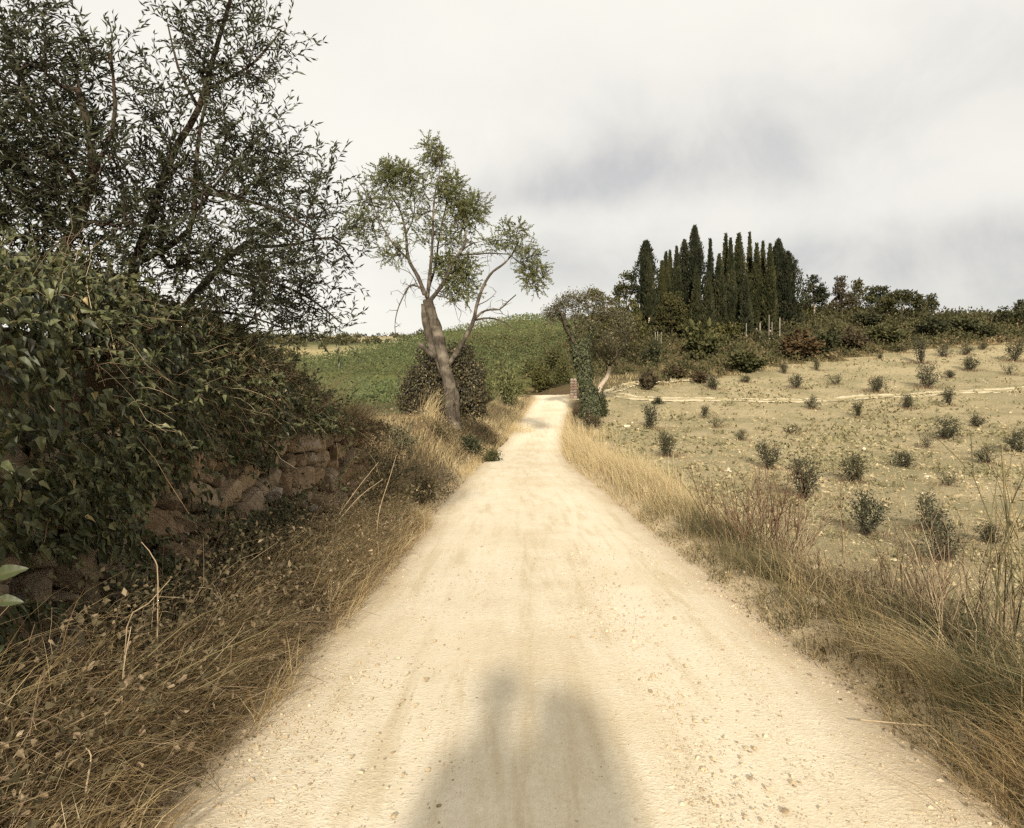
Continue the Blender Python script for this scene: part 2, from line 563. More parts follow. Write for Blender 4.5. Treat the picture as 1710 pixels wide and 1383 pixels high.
M['vine'] = leaf_mat('vine_leaf', [(0, (.040, .050, .019)), (.4, (.088, .108, .040)), (.75, (.14, .155, .06)), (.93, (.20, .195, .08)), (1, (.28, .24, .09))], 0.6, 0.25, 0.2)
M['youngolive'] = leaf_mat('young_olive_leaf', [(0, (.030, .030, .015)), (.5, (.068, .066, .034)), (.85, (.115, .108, .062)), (1, (.18, .165, .10))], 0.55, 0.15, 0.3, 0.5)
M['bark_olive'] = bark_mat('olive_bark', (.026, .018, .012), (.075, .052, .034), (.055, .043, .03), 10)
M['bark_almond'] = bark_mat('almond_bark', (.032, .025, .018), (.098, .080, .058), (.18, .15, .112), 5, 0.9)
M['bark_dark'] = bark_mat('dark_twig_bark', (.028, .020, .013), (.068, .047, .030), (.09, .068, .045), 6)
M['bark_pale'] = bark_mat('pale_bark', (.38, .30, .22), (.55, .46, .36), (.25, .19, .13), 5, 0.4)
M['stone'] = stone_mat('dry_wall_stone', [(0, (.25, .18, .12)), (.3, (.36, .265, .175)), (.6, (.31, .25, .185)), (.85, (.43, .33, .225)), (1, (.42, .385, .345))])
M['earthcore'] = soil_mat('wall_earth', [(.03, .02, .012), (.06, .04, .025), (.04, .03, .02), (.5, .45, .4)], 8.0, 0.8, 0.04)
M['clod'] = leaf_mat('clod', [(0, (.22, .17, .09)), (.5, (.35, .275, .155)), (.9, (.44, .36, .22)), (1, (.56, .48, .34))], 0.95, 0.0, 0.1)
M['gravel'] = leaf_mat('gravel', [(0, (.28, .205, .125)), (.5, (.46, .36, .23)), (1, (.60, .50, .35))], 0.9, 0.0, 0.15)
M['post'] = plain_mat('whitewashed_wood', (.20, .175, .135), 0.8, 0.25)


def road_mat():
    m, t = new_mat('white_gravel_road')
    co = t.new('ShaderNodeTexCoord').outputs['Object']
    la = t.new('ShaderNodeAttribute', attribute_name='lat').outputs['Fac']      # metres right of the centre line
    n0 = t.noise(co, 0.35, 5, 0.6)
    n1 = t.noise(co, 2.2, 7, 0.66, 0.3)
    n2 = t.noise(co, 26, 6, 0.75)
    vo = t.new('ShaderNodeTexVoronoi', ins={0: co, 'Scale': 60.0, 'Randomness': 1.0})
    vo2 = t.new('ShaderNodeTexVoronoi', ins={0: co, 'Scale': 24.0, 'Randomness': 1.0})
    mp = t.new('ShaderNodeMapping', ins={0: co, 3: (2.2, 0.16, 1)}).outputs[0]
    streak = t.noise(mp, 2.6, 6, 0.65, 0.4)
    # worn wheel tracks: smooth fine dust; between and beside them loose stones
    wv = t.math('SUBTRACT', t.math('ABSOLUTE', la), 0.80)
    wheel = t.math('EXPONENT', t.math('MULTIPLY', t.math('MULTIPLY', wv, wv), -7.0))
    wheel = t.math('MULTIPLY', wheel, t.remap(n0, .3, .6))
    c = t.mix(t.remap(n1, .3, .72), (.62, .52, .36), (.74, .645, .475))
    c = t.mix(t.remap(streak, .40, .66, 0, .8), c, (.77, .68, .52))
    c = t.mix(t.math('MULTIPLY', wheel, 0.55), c, (.79, .70, .54))
    c = t.mix(t.remap(streak, .30, .46, .55, 0), c, (.52, .41, .25))
    c = t.mix(t.remap(n0, .48, .66, 0, .6), c, (.58, .46, .29))
    edge = t.math('ADD', t.math('ABSOLUTE', la), t.math('MULTIPLY', t.math('SUBTRACT', n1, .5), 0.9))
    c = t.mix(t.remap(edge, 1.25, 1.95, 0, .75), c, (.40, .29, .17))
    g = t.math('MULTIPLY', t.remap(n2, .40, .66), t.math('SUBTRACT', 1.0, t.math('MULTIPLY', wheel, 0.6)))
    c = t.mix(t.math('MULTIPLY', g, 0.30), c, (.42, .31, .18))
    c = t.mix(t.remap(vo2.outputs[0], .0, .22, .4, 0), c, t.mix(vo2.outputs[1], (.45, .34, .21), (.80, .71, .54)))
    h = t.math('ADD', t.math('MULTIPLY', n2, .6), t.math('ADD', t.math('MULTIPLY', t.remap(vo.outputs[0], 0, .5, 1, 0), .35), t.math('ADD', t.math('MULTIPLY', t.remap(vo2.outputs[0], 0, .4, 1, 0), .5), t.math('MULTIPLY', n1, 1.2))))
    h = t.math('MULTIPLY', h, t.math('SUBTRACT', 1.0, t.math('MULTIPLY', wheel, 0.5)))
    bp = t.new('ShaderNodeBump', ins={'Strength': 0.36, 'Distance': 0.018, 'Height': h})
    p = t.new('ShaderNodeBsdfPrincipled', ins={'Base Color': c, 'Roughness': 0.95, 'Specular IOR Level': 0.08, 'Normal': bp.outputs[0]})
    t.new('ShaderNodeOutputMaterial', ins={0: p.outputs[0]})
    return m


M['road'] = road_mat()


def track_mat():
    m, t = new_mat('pale_track')
    co = t.new('ShaderNodeTexCoord').outputs['Object']
    la = t.new('ShaderNodeAttribute', attribute_name='lat').outputs['Fac']
    n1 = t.noise(co, 1.6, 6, 0.65)
    n2 = t.noise(co, 8, 5, 0.7)
    k = t.math('ABSOLUTE', t.math('SUBTRACT', t.math('ABSOLUTE', t.math('ADD', la, t.math('MULTIPLY', t.math('SUBTRACT', n1, .5), .5))), 0.72))
    rut = t.remap(k, 0.14, 0.46, 1.0, 0.0)
    grass = t.mix(t.remap(n2, .35, .65), (.28, .23, .115), (.42, .345, .195))
    c = t.mix(rut, grass, t.mix(n2, (.47, .39, .255), (.60, .51, .355)))
    bp = t.new('ShaderNodeBump', ins={'Strength': 0.5, 'Distance': 0.05, 'Height': n2})
    p = t.new('ShaderNodeBsdfPrincipled', ins={'Base Color': c, 'Roughness': 0.95, 'Specular IOR Level': 0.1, 'Normal': bp.outputs[0]})
    t.new('ShaderNodeOutputMaterial', ins={0: p.outputs[0]})
    return m


M['track'] = track_mat()


def far_mat():
    """distant slopes: pale stubble fields, green vines and dark woods in patches"""
    m, t = new_mat('distant_slopes')
    co = t.new('ShaderNodeTexCoord').outputs['Object']
    sy = t.new('ShaderNodeSeparateXYZ', ins={0: co}).outputs
    n0 = t.noise(co, 0.012, 3, 0.5)
    n1 = t.noise(co, 0.4, 5, 0.7)
    yy = t.math('ADD', sy[1], t.math('ADD', t.math('MULTIPLY', t.math('SUBTRACT', n0, .5), 120.0), t.math('MULTIPLY', sy[0], 0.3)))
    c = t.ramp(t.remap(yy, 150, 550), [(0, (.09, .095, .035)), (.1, (.38, .31, .16)), (.18, (.08, .085, .035)), (.36, (.09, .095, .04)), (.42, (.36, .30, .17)), (.72, (.40, .33, .19)), (.78, (.12, .115, .055)), (1, (.10, .10, .05))])
    c = t.mix(t.remap(n1, .4, .7, 0, .35), c, (.07, .07, .03))
    p = t.new('ShaderNodeBsdfPrincipled', ins={'Base Color': c, 'Roughness': 0.95, 'Specular IOR Level': 0.05})
    t.new('ShaderNodeOutputMaterial', ins={0: p.outputs[0]})
    return m


M['far'] = far_mat()


# ------------------------------------------------------------------ ground sheets
def spaced(start, stop, step, grow):
    out, v, s = [], start, step
    while v < stop:
        out.append(v)
        v += s
        s *= grow
    out.append(stop)
    return out


def build_ground():
    ys = [-v for v in spaced(3.0, 90, .25, 1.12)][::-1] + list(np.arange(-2.8, 12.4, .13)) + spaced(12.5, 900, .14, 1.022)
    xs = [-v for v in spaced(5.0, 420, .12, 1.065)][::-1] + list(np.arange(-4.9, 5.0, .10)) + spaced(5.05, 420, .11, 1.055)
    ys, xs = np.array(ys), np.array(xs)
    X, Y = np.meshgrid(xs, ys)
    Z = ground(X, Y)
    d, k = road_dist(X, Y)
    rd = np.clip((np.abs(d) - RW[k]) / 0.9, 0, 2)
    nx, ny = len(xs), len(ys)
    V = np.stack([X.ravel(), Y.ravel(), Z.ravel()], 1)
    i, j = np.meshgrid(np.arange(nx - 1), np.arange(ny - 1))
    a = (j * nx + i).ravel()
    Fq = np.stack([a, a + 1, a + nx + 1, a + nx], 1)
    c = V[Fq].mean(1)
    cd, ck = road_dist(c[:, 0], c[:, 1])
    zone = np.zeros(len(Fq), int)                                   # 0 verges and banks
    right = (cd > RW[ck] + 1.9) & (c[:, 1] < 90) | (c[:, 1] >= 90) & (c[:, 0] > 10)
    zone[right] = 1                                                  # stony field
    zone[right & (c[:, 1] > scrub_edge(c[:, 0]) + 2 * (fbm(c[:, 0] * .3, c[:, 1] * .3, 4) - .5))] = 2   # scrub hill
    zone[(~right) & (c[:, 1] > 30) & (cd < -6.5) | (~right) & (c[:, 1] > 47) & (np.abs(cd) > 4.5)] = 3          # vineyard
    zone[c[:, 1] > 168] = 4                                          # far slopes
    for z, (nm, mt) in enumerate((('ground', 'ground'), ('field', 'field'), ('hillside', 'hill'), ('vineyard_ground', 'vineyard'), ('distant_hills', 'far'))):
        f = Fq[zone == z]
        u, inv = np.unique(f, return_inverse=True)
        g = Geo()
        g.add(V[u], Q=inv.reshape(-1, 4), rnd=rd[u])
        o = g.build(nm, M[mt])
        o.data.attributes['rnd'].name = 'rd'
        tag(o, kind='structure')


def ribbon(name, pts, halfw, zfun, mat, lift, ncross=9, step=0.3, crown=0.0, wob=0.0):
    p = np.array(pts, float)
    s = np.concatenate([[0], np.cumsum(np.hypot(*np.diff(p, axis=0).T))])
    ss = np.arange(0, s[-1], step)
    c = np.stack([cub(ss, np.stack([s, p[:, 0]], 1)), cub(ss, np.stack([s, p[:, 1]], 1))], 1)
    t = norm(np.gradient(c, axis=0))
    nrm = np.stack([t[:, 1], -t[:, 0]], 1)
    u = np.linspace(-1, 1, ncross)
    hw = halfw(c[:, 1]) if callable(halfw) else np.full(len(c), halfw)
    off = u[None, :] * hw[:, None]
    off = off + wob * (np.stack([fbm(ss * 0.8, ss * 0 + 3.3 * k, 21) for k in range(ncross)], 1) - 0.5) * np.abs(u)[None, :] ** 2
    X = c[:, 0, None] + nrm[:, 0, None] * off
    Y = c[:, 1, None] + nrm[:, 1, None] * off
    Z = zfun(X, Y, c, u) + lift
    n, m = X.shape
    V = np.stack([X.ravel(), Y.ravel(), Z.ravel()], 1)
    i, j = np.meshgrid(np.arange(m - 1), np.arange(n - 1))
    a = (j * m + i).ravel()
    g = Geo()
    g.add(V, Q=np.stack([a, a + 1, a + m + 1, a + m], 1), rnd=off.ravel())
    o = g.build(name, mat)
    o.data.attributes['rnd'].name = 'lat'
    tag(o, kind='structure')
    return o


build_ground()


def road_z(X, Y, c, u):
    z = cub(c[:, 1], _zy)[:, None] + 0.035 * (1 - np.abs(u)[None, :] ** 2) - 0.03 * np.abs(u)[None, :] ** 4
    rut = -0.018 * np.exp(-((np.abs(u) - 0.42) / 0.14) ** 2)[None, :]
    return z + rut + 0.025 * (fbm(X * 0.9, Y * 0.5, 31) - 0.5) + 0.012 * (fbm(X * 5, Y * 5, 33) - 0.5)


ribbon('road', ROAD, lambda y: pin(y, [(-60, 2.05), (40, 2.05), (60, 1.9), (96, 1.9)]), road_z, M['road'], 0.0, 33, 0.16, wob=0.35)
ribbon('dirt_track', TRACK, 1.15, lambda X, Y, c, u: ground(X, Y), M['track'], 0.03, 25, 0.15, wob=0.7)
ribbon('dirt_track', SPUR, 0.9, lambda X, Y, c, u: ground(X, Y), M['track'], 0.036, 19, 0.15, wob=0.7)


# ------------------------------------------------------------------ plant building blocks
LEAF = (np.array([(0, 0, 0), (.5, .45, .10), (0, 1, -.05), (-.5, .45, .10)], float), np.array([(0, 1, 2), (0, 2, 3)]))
IVY = (np.array([(0, 0, 0), (.50, .20, .10), (.34, .58, .08), (0, 1.15, -.20), (-.34, .58, .08), (-.50, .20, .10), (0, .45, -.07)], float),
       np.array([(0, 1, 6), (1, 2, 6), (2, 3, 6), (3, 4, 6), (4, 5, 6), (5, 0, 6)]))
CLUMP = (np.array([(0, 0, 0), (.5, .35, .18), (.18, .75, -.1), (0, 1, .1), (-.35, .8, .12), (-.5, .3, -.15)], float),
         np.array([(0, 1, 2), (0, 2, 3), (0, 3, 4), (0, 4, 5)]))


def leaves(g, T, o, a, n, L, W, rnd, mat=0):
    """one leaf of template T at every point o, growing along a, its face towards n"""
    N = len(o)
    if N == 0:
        return
    s = norm(np.cross(a, n))
    n2 = np.cross(s, a)
    V, Fc = T
    L = np.broadcast_to(np.asarray(L, float), (N,))[:, None, None]
    W = np.broadcast_to(np.asarray(W, float), (N,))[:, None, None]
    P = o[:, None] + V[None, :, 0, None] * W * s[:, None] + V[None, :, 1, None] * L * a[:, None] + V[None, :, 2, None] * L * n2[:, None]
    k = len(V)
    Fa = (Fc[None] + (np.arange(N) * k)[:, None, None]).reshape(-1, 3)
    g.add(P.reshape(-1, 3), T=Fa, rnd=np.repeat(np.broadcast_to(rnd, (N,)), k), mat=mat)


def tubes(g, P, Rr, sides=4, rnd=0.5, mat=0):
    """tubes along N polylines P (N, m, 3) with radii Rr (N, m)"""
    P = np.asarray(P, float)
    N, m, _ = P.shape
    t = norm(np.gradient(P, axis=1))
    ref = np.where(np.abs(t.mean(1)[:, 2:3]) > 0.8, np.array([[1., 0, 0]]), np.array([[0, 0, 1.]]))
    u = norm(np.cross(t, ref[:, None, :]))
    v = np.cross(t, u)
    ang = np.arange(sides) * 2 * math.pi / sides
    C, S = np.cos(ang)[None, None, :, None], np.sin(ang)[None, None, :, None]
    V = P[:, :, None] + np.asarray(Rr, float)[:, :, None, None] * (u[:, :, None] * C + v[:, :, None] * S)
    b = (np.arange(N) * m * sides)[:, None, None] + (np.arange(m - 1) * sides)[None, :, None]
    k = np.arange(sides)[None, None, :]
    k2 = (k + 1) % sides
    Q = np.stack([b + k, b + k2, b + sides + k2, b + sides + k], -1).reshape(-1, 4)
    g.add(V.reshape(-1, 3), Q=Q, rnd=np.repeat(np.broadcast_to(rnd, (N,)), m * sides), mat=mat)


def arcs(o, d, L, sag, m=5, wig=0.06):
    """N curved polylines from o along d, sagging by sag*L"""
    t = np.linspace(0, 1, m)[None, :, None]
    L = np.broadcast_to(np.asarray(L, float), (len(o),))[:, None, None]
    sag = np.broadcast_to(np.asarray(sag, float), (len(o),))[:, None, None]
    P = o[:, None] + d[:, None] * L * t + np.array([0, 0, -1.]) * L * sag * t * t
    return P + rng.normal(size=(len(o), m, 3)) * wig * L * t


def blades(g, o, h, lean, az, wd, rnd, mat=0, m=4):
    """grass blades: bent ribbons that taper to a point"""
    N = len(o)
    t = np.linspace(0, 1, m)
    dx = np.stack([np.cos(az), np.sin(az), 0 * az], 1)
    side = np.stack([-np.sin(az + rng.normal(0, .9, N)), np.cos(az + rng.normal(0, .9, N)), 0 * az], 1)
    h, lean = np.asarray(h, float), np.asarray(lean, float)
    c = o[:, None] + dx[:, None] * ((h * lean)[:, None] * t[None] ** 1.8)[:, :, None]
    c[:, :, 2] += h[:, None] * (t[None] - 0.3 * np.clip(lean, 0, 2)[:, None] * t[None] ** 3)
    w = np.broadcast_to(wd, (N,))[:, None] * (1 - t * 0.75)[None]
    A = c[:, :-1] + side[:, None] * w[:, :-1, None]
    B = c[:, :-1] - side[:, None] * w[:, :-1, None]
    V = np.concatenate([np.stack([A, B], 2).reshape(N, -1, 3), c[:, -1:]], 1)
    k = 2 * (m - 1) + 1
    b = (np.arange(N) * k)[:, None]
    q = np.concatenate([b + np.array([2 * i, 2 * i + 1, 2 * i + 3, 2 * i + 2]) for i in range(m - 2)], 0)
    tr = b + np.array([2 * (m - 2), 2 * (m - 2) + 1, 2 * (m - 1)])
    g.add(V.reshape(-1, 3), Q=q, T=tr, rnd=np.repeat(rnd, k), mat=mat)


def ico(sub=1):
    bm = bmesh.new()
    bmesh.ops.create_icosphere(bm, subdivisions=sub, radius=1.0)
    V = np.array([v.co[:] for v in bm.verts])
    T = np.array([[v.index for v in f.verts] for f in bm.faces])
    bm.free()
    return V, T


ICO0, ICO1, ICO2, ICO3 = ico(1), ico(2), ico(3), ico(4)     # 12, 42, 162, 642 vertices
OCT = (np.array([(1, 0, 0), (0, 1, 0), (-1, 0, 0), (0, -1, 0), (0, 0, 1), (0, 0, -1)], float),
       np.array([(0, 1, 4), (1, 2, 4), (2, 3, 4), (3, 0, 4), (1, 0, 5), (2, 1, 5), (3, 2, 5), (0, 3, 5)]))


def rocks(g, o, size, rnd, T=None, flat=0.65, mat=0):
    N = len(o)
    V, Fc = T or OCT
    k = len(V)
    s = np.broadcast_to(np.asarray(size, float), (N,))[:, None, None]
    az = rng.uniform(0, 6.28, N)
    ca, sa = np.cos(az), np.sin(az)
    P = V[None] * rng.uniform(.65, 1.3, (N, 1, 3)) * (1 + rng.uniform(-.28, .28, (N, k, 1)))
    P[:, :, 2] *= flat
    X = P[:, :, 0] * ca[:, None] - P[:, :, 1] * sa[:, None]
    Y = P[:, :, 0] * sa[:, None] + P[:, :, 1] * ca[:, None]
    P = np.stack([X, Y, P[:, :, 2]], -1) * s + o[:, None]
    g.add(P.reshape(-1, 3), T=(Fc[None] + (np.arange(N) * k)[:, None, None]).reshape(-1, 3), rnd=np.repeat(rnd, k), mat=mat)


class Skeleton:
    """limbs given by hand, finer branches grown from them to the points of a crown cloud"""
    def __init__(self):
        self.P, self.par, self.r = [], [], []

    def limb(self, pts, r0, r1, parent=None, step=0.15):
        p = np.array(pts, float)
        s = np.concatenate([[0], np.cumsum(np.linalg.norm(np.diff(p, axis=0), axis=1))])
        n = max(3, int(s[-1] / step))
        ss = np.linspace(0, s[-1], n)
        c = np.stack([cub(ss, np.stack([s, p[:, i]], 1)) for i in range(3)], 1)
        rr = np.interp(ss, [0, s[-1]], [r0, r1])
        start = len(self.P)
        for i in range(n):
            self.P.append(c[i])
            self.r.append(rr[i])
            self.par.append((parent if parent is not None else -1) if i == 0 else start + i - 1)
        return start + n - 1

    def nearest(self, q):
        return int(np.argmin(np.linalg.norm(np.array(self.P) - np.asarray(q), axis=1)))

    def grow(self, targets, rtip=0.004, step=0.12, wig=0.03, up=0.0, first=0):
        """connects every target to the skeleton, nearest first (a greedy tree); returns tip points and directions"""
        nh = len(self.P)
        P = list(self.P)
        par = list(self.par)
        tg = np.asarray(targets, float)
        N = len(tg)
        nodes = np.array(P[first:])
        D = np.linalg.norm(tg[:, None] - nodes[None], axis=2)
        best, bi = D.min(1), D.argmin(1) + first
        done = np.zeros(N, bool)
        tips = []
        for _ in range(N):
            i = int(np.where(done, 1e9, best).argmin())
            done[i] = True
            a = P[bi[i]]
            b = tg[i]
            L = np.linalg.norm(b - a)
            n = max(2, int(L / step))
            t = np.linspace(0, 1, n + 1)[1:, None]
            off = rng.normal(size=3) * wig * L
            off[2] -= up * L
            seg = a + (b - a) * t + off * (4 * t * (1 - t))
            prev = bi[i]
            new = []
            for q in seg:
                P.append(q)
                par.append(prev)
                prev = len(P) - 1
                new.append(prev)
            tips.append(prev)
            nd = np.linalg.norm(tg[:, None] - seg[None], axis=2)
            j = nd.argmin(1)
            dm = nd[np.arange(N), j]
            up_ = dm < best
            best = np.where(up_, dm, best)
            bi = np.where(up_, np.array(new)[j], bi)
        self.P, self.par = P, par
        cnt = np.zeros(len(P))
        for tp in tips:
            cnt[tp] += 1
        for k in range(len(P) - 1, nh - 1, -1):
            if par[k] >= 0:
                cnt[par[k]] += cnt[k]
        self.r = list(self.r) + list(rtip * np.maximum(cnt[nh:], 1) ** 0.45)
        for k in range(nh, len(P)):
            self.r[k] = min(self.r[k], self.r[par[k]] * 0.92)
        Pn = np.array(P)
        self.tips = np.array(tips)
        self.tipP = Pn[self.tips]
        self.tipD = norm(Pn[self.tips] - Pn[np.array(par)[self.tips]])
        self.fine0 = nh
        return self

    def chains(self, k0, k1):
        """runs of nodes with one parent after the other"""
        out, cur = [], None
        for k in range(k0, k1):
            if cur is not None and self.par[k] == cur[-1]:
                cur.append(k)
            else:
                cur = [self.par[k], k] if self.par[k] >= 0 else [k]
                out.append(cur)
        return [c for c in out if len(c) > 1]

    def wood(self, g, k0, k1, sides, mat=0, rough=0.0, swell=None):
        P, rr = np.array(self.P), np.array(self.r)
        for c in self.chains(k0, k1):
            q = P[c]
            r = rr[c].copy()
            if self.par[c[1]] == c[0] and c[0] < k0 or len(c) > 2 and r[0] > r[1] * 1.4:
                r[0] = r[1]
            r = r[None] * (1 + rough * rng.uniform(-1, 1, (1, len(c))))
            if swell:
                r = r * (1 + swell[0] * np.exp(-np.maximum(q[:, 2] - swell[1], 0) / swell[2]))[None]
            if len(q) == 2:
                q = np.stack([q[0], (q[0] + q[1]) / 2, q[1]])
                r = np.array([[r[0, 0], (r[0, 0] + r[0, 1]) / 2, r[0, 1]]])
            tubes(g, q[None], r, sides, rng.uniform(0, 1), mat)


def cloud(n, ells):
    """points spread through ellipsoids (centre, radii, weight)"""
    ws = np.array([e[2] for e in ells], float)
    k = rng.choice(len(ells), n, p=ws / ws.sum())
    u = rvec(n) * rng.uniform(0.12, 1, (n, 1)) ** 0.42
    C = np.array([e[0] for e in ells])[k]
    Rd = np.array([e[1] for e in ells])[k]
    return C + u * Rd


def sprays(g, gw, tp, td, n_per, L, leafL, leafW, T=LEAF, up=0.25, spread=0.9, sag=0.25, ang=0.75, matl=0, rw=0.0022, rlo=0.0, rhi=1.0, m=5, tipsd=1.0, away=None, aw=0.5, gap=0.42):
    """leafy twigs: n_per twigs at each tip, leaves in pairs along each"""
    N = len(tp) * n_per
    o = np.repeat(tp, n_per, 0)
    d = np.repeat(td, n_per, 0) + rvec(N) * spread
    if away is not None:
        d = d + norm(o - away) * aw
    d[:, 2] += up
    d = norm(d)
    LL = L * rng.uniform(.55, 1.25, N)
    P = arcs(o, d, LL, sag * rng.uniform(-.3, 1.2, N), m, 0.03)
    if gw is not None:
        tubes(gw, P, np.broadcast_to(np.linspace(rw, rw * .45, m), (N, m)), 3, rng.uniform(0, 1, N))
    npair = max(3, int(L * tipsd / (leafL * gap)))
    ts = np.linspace(0.15, 1.0, npair)
    ci = ts * (m - 1)
    i0 = np.minimum(ci.astype(int), m - 2)
    fr = (ci - i0)[None, :, None]
    Q = P[:, i0] * (1 - fr) + P[:, i0 + 1] * fr
    tg = norm(P[:, i0 + 1] - P[:, i0])
    for sgn in (-1, 1):
        sd = norm(np.cross(tg, np.array([0, 0, 1.])) * sgn + rng.normal(size=tg.shape) * 0.55)
        a = norm(tg * math.cos(ang) + sd * math.sin(ang) + rng.normal(size=tg.shape) * .15)
        nn = norm(rng.normal(size=tg.shape) + np.array([0, -0.3, 0.9]))
        keep = rng.random(Q.shape[:2]) > 0.12
        k = keep.sum()
        base = np.broadcast_to(rng.uniform(rlo, rhi, N)[:, None], Q.shape[:2])[keep] * 0.5 + 0.5 * rng.uniform(rlo, rhi, k)
        leaves(g, T, Q[keep], a[keep], nn[keep], leafL * rng.uniform(.65, 1.2, k), leafW * rng.uniform(.75, 1.2, k), base, matl)


# ------------------------------------------------------------------ small round shrubs, built from stems and leaf clumps
def shrub_mesh(name, w, h, nst, nleaf, leafL, leafW, leafm, barkm, T=LEAF, flat=0.55, open_=0.15, sides=3, seed=None, lean=(0, 0), rlo=0, rhi=1):
    """a bush of real size w x h with its foot at the origin: returns (stem mesh, foliage mesh)"""
    gs, gl = Geo(), Geo()
    nst = max(3, nst)
    d = rvec(nst)
    d[:, 2] = np.abs(d[:, 2]) * flat * 2.2 + 0.35
    d = norm(d) * np.array([w * .5, w * .5, h]) * rng.uniform(.55, 1.0, (nst, 1))
    d[:, 0] += lean[0] * h
    d[:, 1] += lean[1] * h
    Ln = np.linalg.norm(d, axis=1)
    o = rng.normal(size=(nst, 3)) * np.array([.05, .05, 0]) * w
    P = arcs(o, norm(d), Ln, -0.05, 6, 0.05)
    tubes(gs, P, np.broadcast_to(np.linspace(.016, .004, 6), (nst, 6)) * (0.5 + 0.5 * h), sides, rng.uniform(0, 1, nst))
    k = rng.integers(0, nst, nleaf)
    t = rng.uniform(open_ ** 1.6, 1.08, nleaf) ** 0.6
    ci = np.clip(t, 0, .999) * 5
    i0 = ci.astype(int)
    fr = (ci - i0)[:, None]
    q = P[k, i0] * (1 - fr) + P[k, i0 + 1] * fr
    q = q + rvec(nleaf) * (rng.uniform(0, 1, (nleaf, 1)) ** .6) * (0.05 + 0.17 * t[:, None]) * np.array([w, w, h * .8])
    q[:, 2] = np.maximum(q[:, 2], 0.04 * h)
    a = norm(rvec(nleaf) + norm(q - np.array([0, 0, h * .3])) * .8 + np.array([0, 0, .25]))
    nn = norm(rvec(nleaf) + np.array([0, -.2, .7]))
    leaves(gl, T, q, a, nn, leafL * rng.uniform(.6, 1.3, nleaf), leafW * rng.uniform(.6, 1.3, nleaf), np.clip(rng.normal(.45, .25, nleaf), 0, 1) * (rhi - rlo) + rlo)
    return gs.mesh(name + '_stems', barkm), gl.mesh(name + '_foliage', leafm, False)


def bush_thing(name, label, cat, loc, meshes, group=None, rz=0.0, sc=(1, 1, 1)):
    e = empty(name, loc, rz)
    e.scale = sc
    tag(e, label, cat, group)
    link('stems', meshes[0], e)
    link('foliage', meshes[1], e)
    return e


# ------------------------------------------------------------------ dry stone wall on the left
def stone_variants(n):
    out = []
    V, T = ICO2
    for i in range(n):
        p = np.sign(V) * np.abs(V) ** 0.62
        p = p / np.abs(p).max(0)
        q = V * 1.4 + i * 5.1
        d = (fbm(q[:, 0] + q[:, 2], q[:, 1] - q[:, 2] * .7, i) - .5) * .55 + (fbm(q[:, 0] * 2.6, q[:, 1] * 2.6 + q[:, 2] * 2.6, i + 40) - .5) * .22
        p = p * (1 + d[:, None]) * 0.5
        # a few broken flat faces
        for _ in range(9):
            nrm = rvec(1)[0]
            lim = rng.uniform(.33, .46)
            k = p @ nrm
            p = p - np.outer(np.maximum(k - lim, 0), nrm)
        g = Geo()
        g.add(p, T=T)
        out.append(g.mesh('stone', M['stone'], False))
    return out


wall = empty('stone_wall', (WALLX, 6.5, gz(WALLX, 6.5)))
tag(wall, 'rough dry stone retaining wall half hidden under ivy along the left verge', 'stone wall')
SV = stone_variants(12)
placed = np.zeros((0, 3))
for r0, r1, tries, most in ((.15, .19, 700, 60), (.10, .14, 2500, 120), (.065, .09, 5000, 215), (.04, .06, 9000, 296)):
    for _ in range(tries):
        if len(placed) >= most:
            break
        r, yc, zc_ = rng.uniform(r0, r1), rng.uniform(2.3, WALL1 - .12), rng.uniform(.02, 1.50)
        if zc_ - r * .7 < -.04 or zc_ + r * .7 > 1.58:
            continue
        if len(placed):
            dd_ = np.hypot((placed[:, 1] - yc) * .80, (placed[:, 2] - zc_) * 1.16)
            if (dd_ < (placed[:, 0] + r) * .88).any():
                continue
        placed = np.vstack([placed, (r, yc, zc_)])
for r, yc, zc_ in placed:
    o = link('stone', SV[rng.integers(0, 12)], wall)
    o.location = (float(wall_x(yc)) - .13 - r * .35 + rng.uniform(-.05, .06) - zc_ * .06 - WALLX, yc - 6.5, float(cub(yc, _zy)) + zc_ - wall.location.z)
    o.scale = (max(.26, r * 2.4), r * 2.5 * rng.uniform(.9, 1.1), r * 1.78 * rng.uniform(.9, 1.1))
    o.rotation_euler = (rng.uniform(-.45, .45), rng.uniform(-.2, .2), rng.uniform(-.2, .2) - math.atan(float(wall_x(yc + .1) - wall_x(yc - .1)) / .2))
# the earth and rubble the stones hold back
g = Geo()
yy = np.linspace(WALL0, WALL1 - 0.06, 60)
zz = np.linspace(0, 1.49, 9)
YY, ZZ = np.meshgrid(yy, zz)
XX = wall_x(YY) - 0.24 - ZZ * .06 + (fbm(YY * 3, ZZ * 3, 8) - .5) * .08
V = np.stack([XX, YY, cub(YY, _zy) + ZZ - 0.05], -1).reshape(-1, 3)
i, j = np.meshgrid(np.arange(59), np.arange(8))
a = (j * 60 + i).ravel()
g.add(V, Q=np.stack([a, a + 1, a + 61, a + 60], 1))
g.build('earth_fill', M['earthcore'], wall, origin=tuple(wall.location))


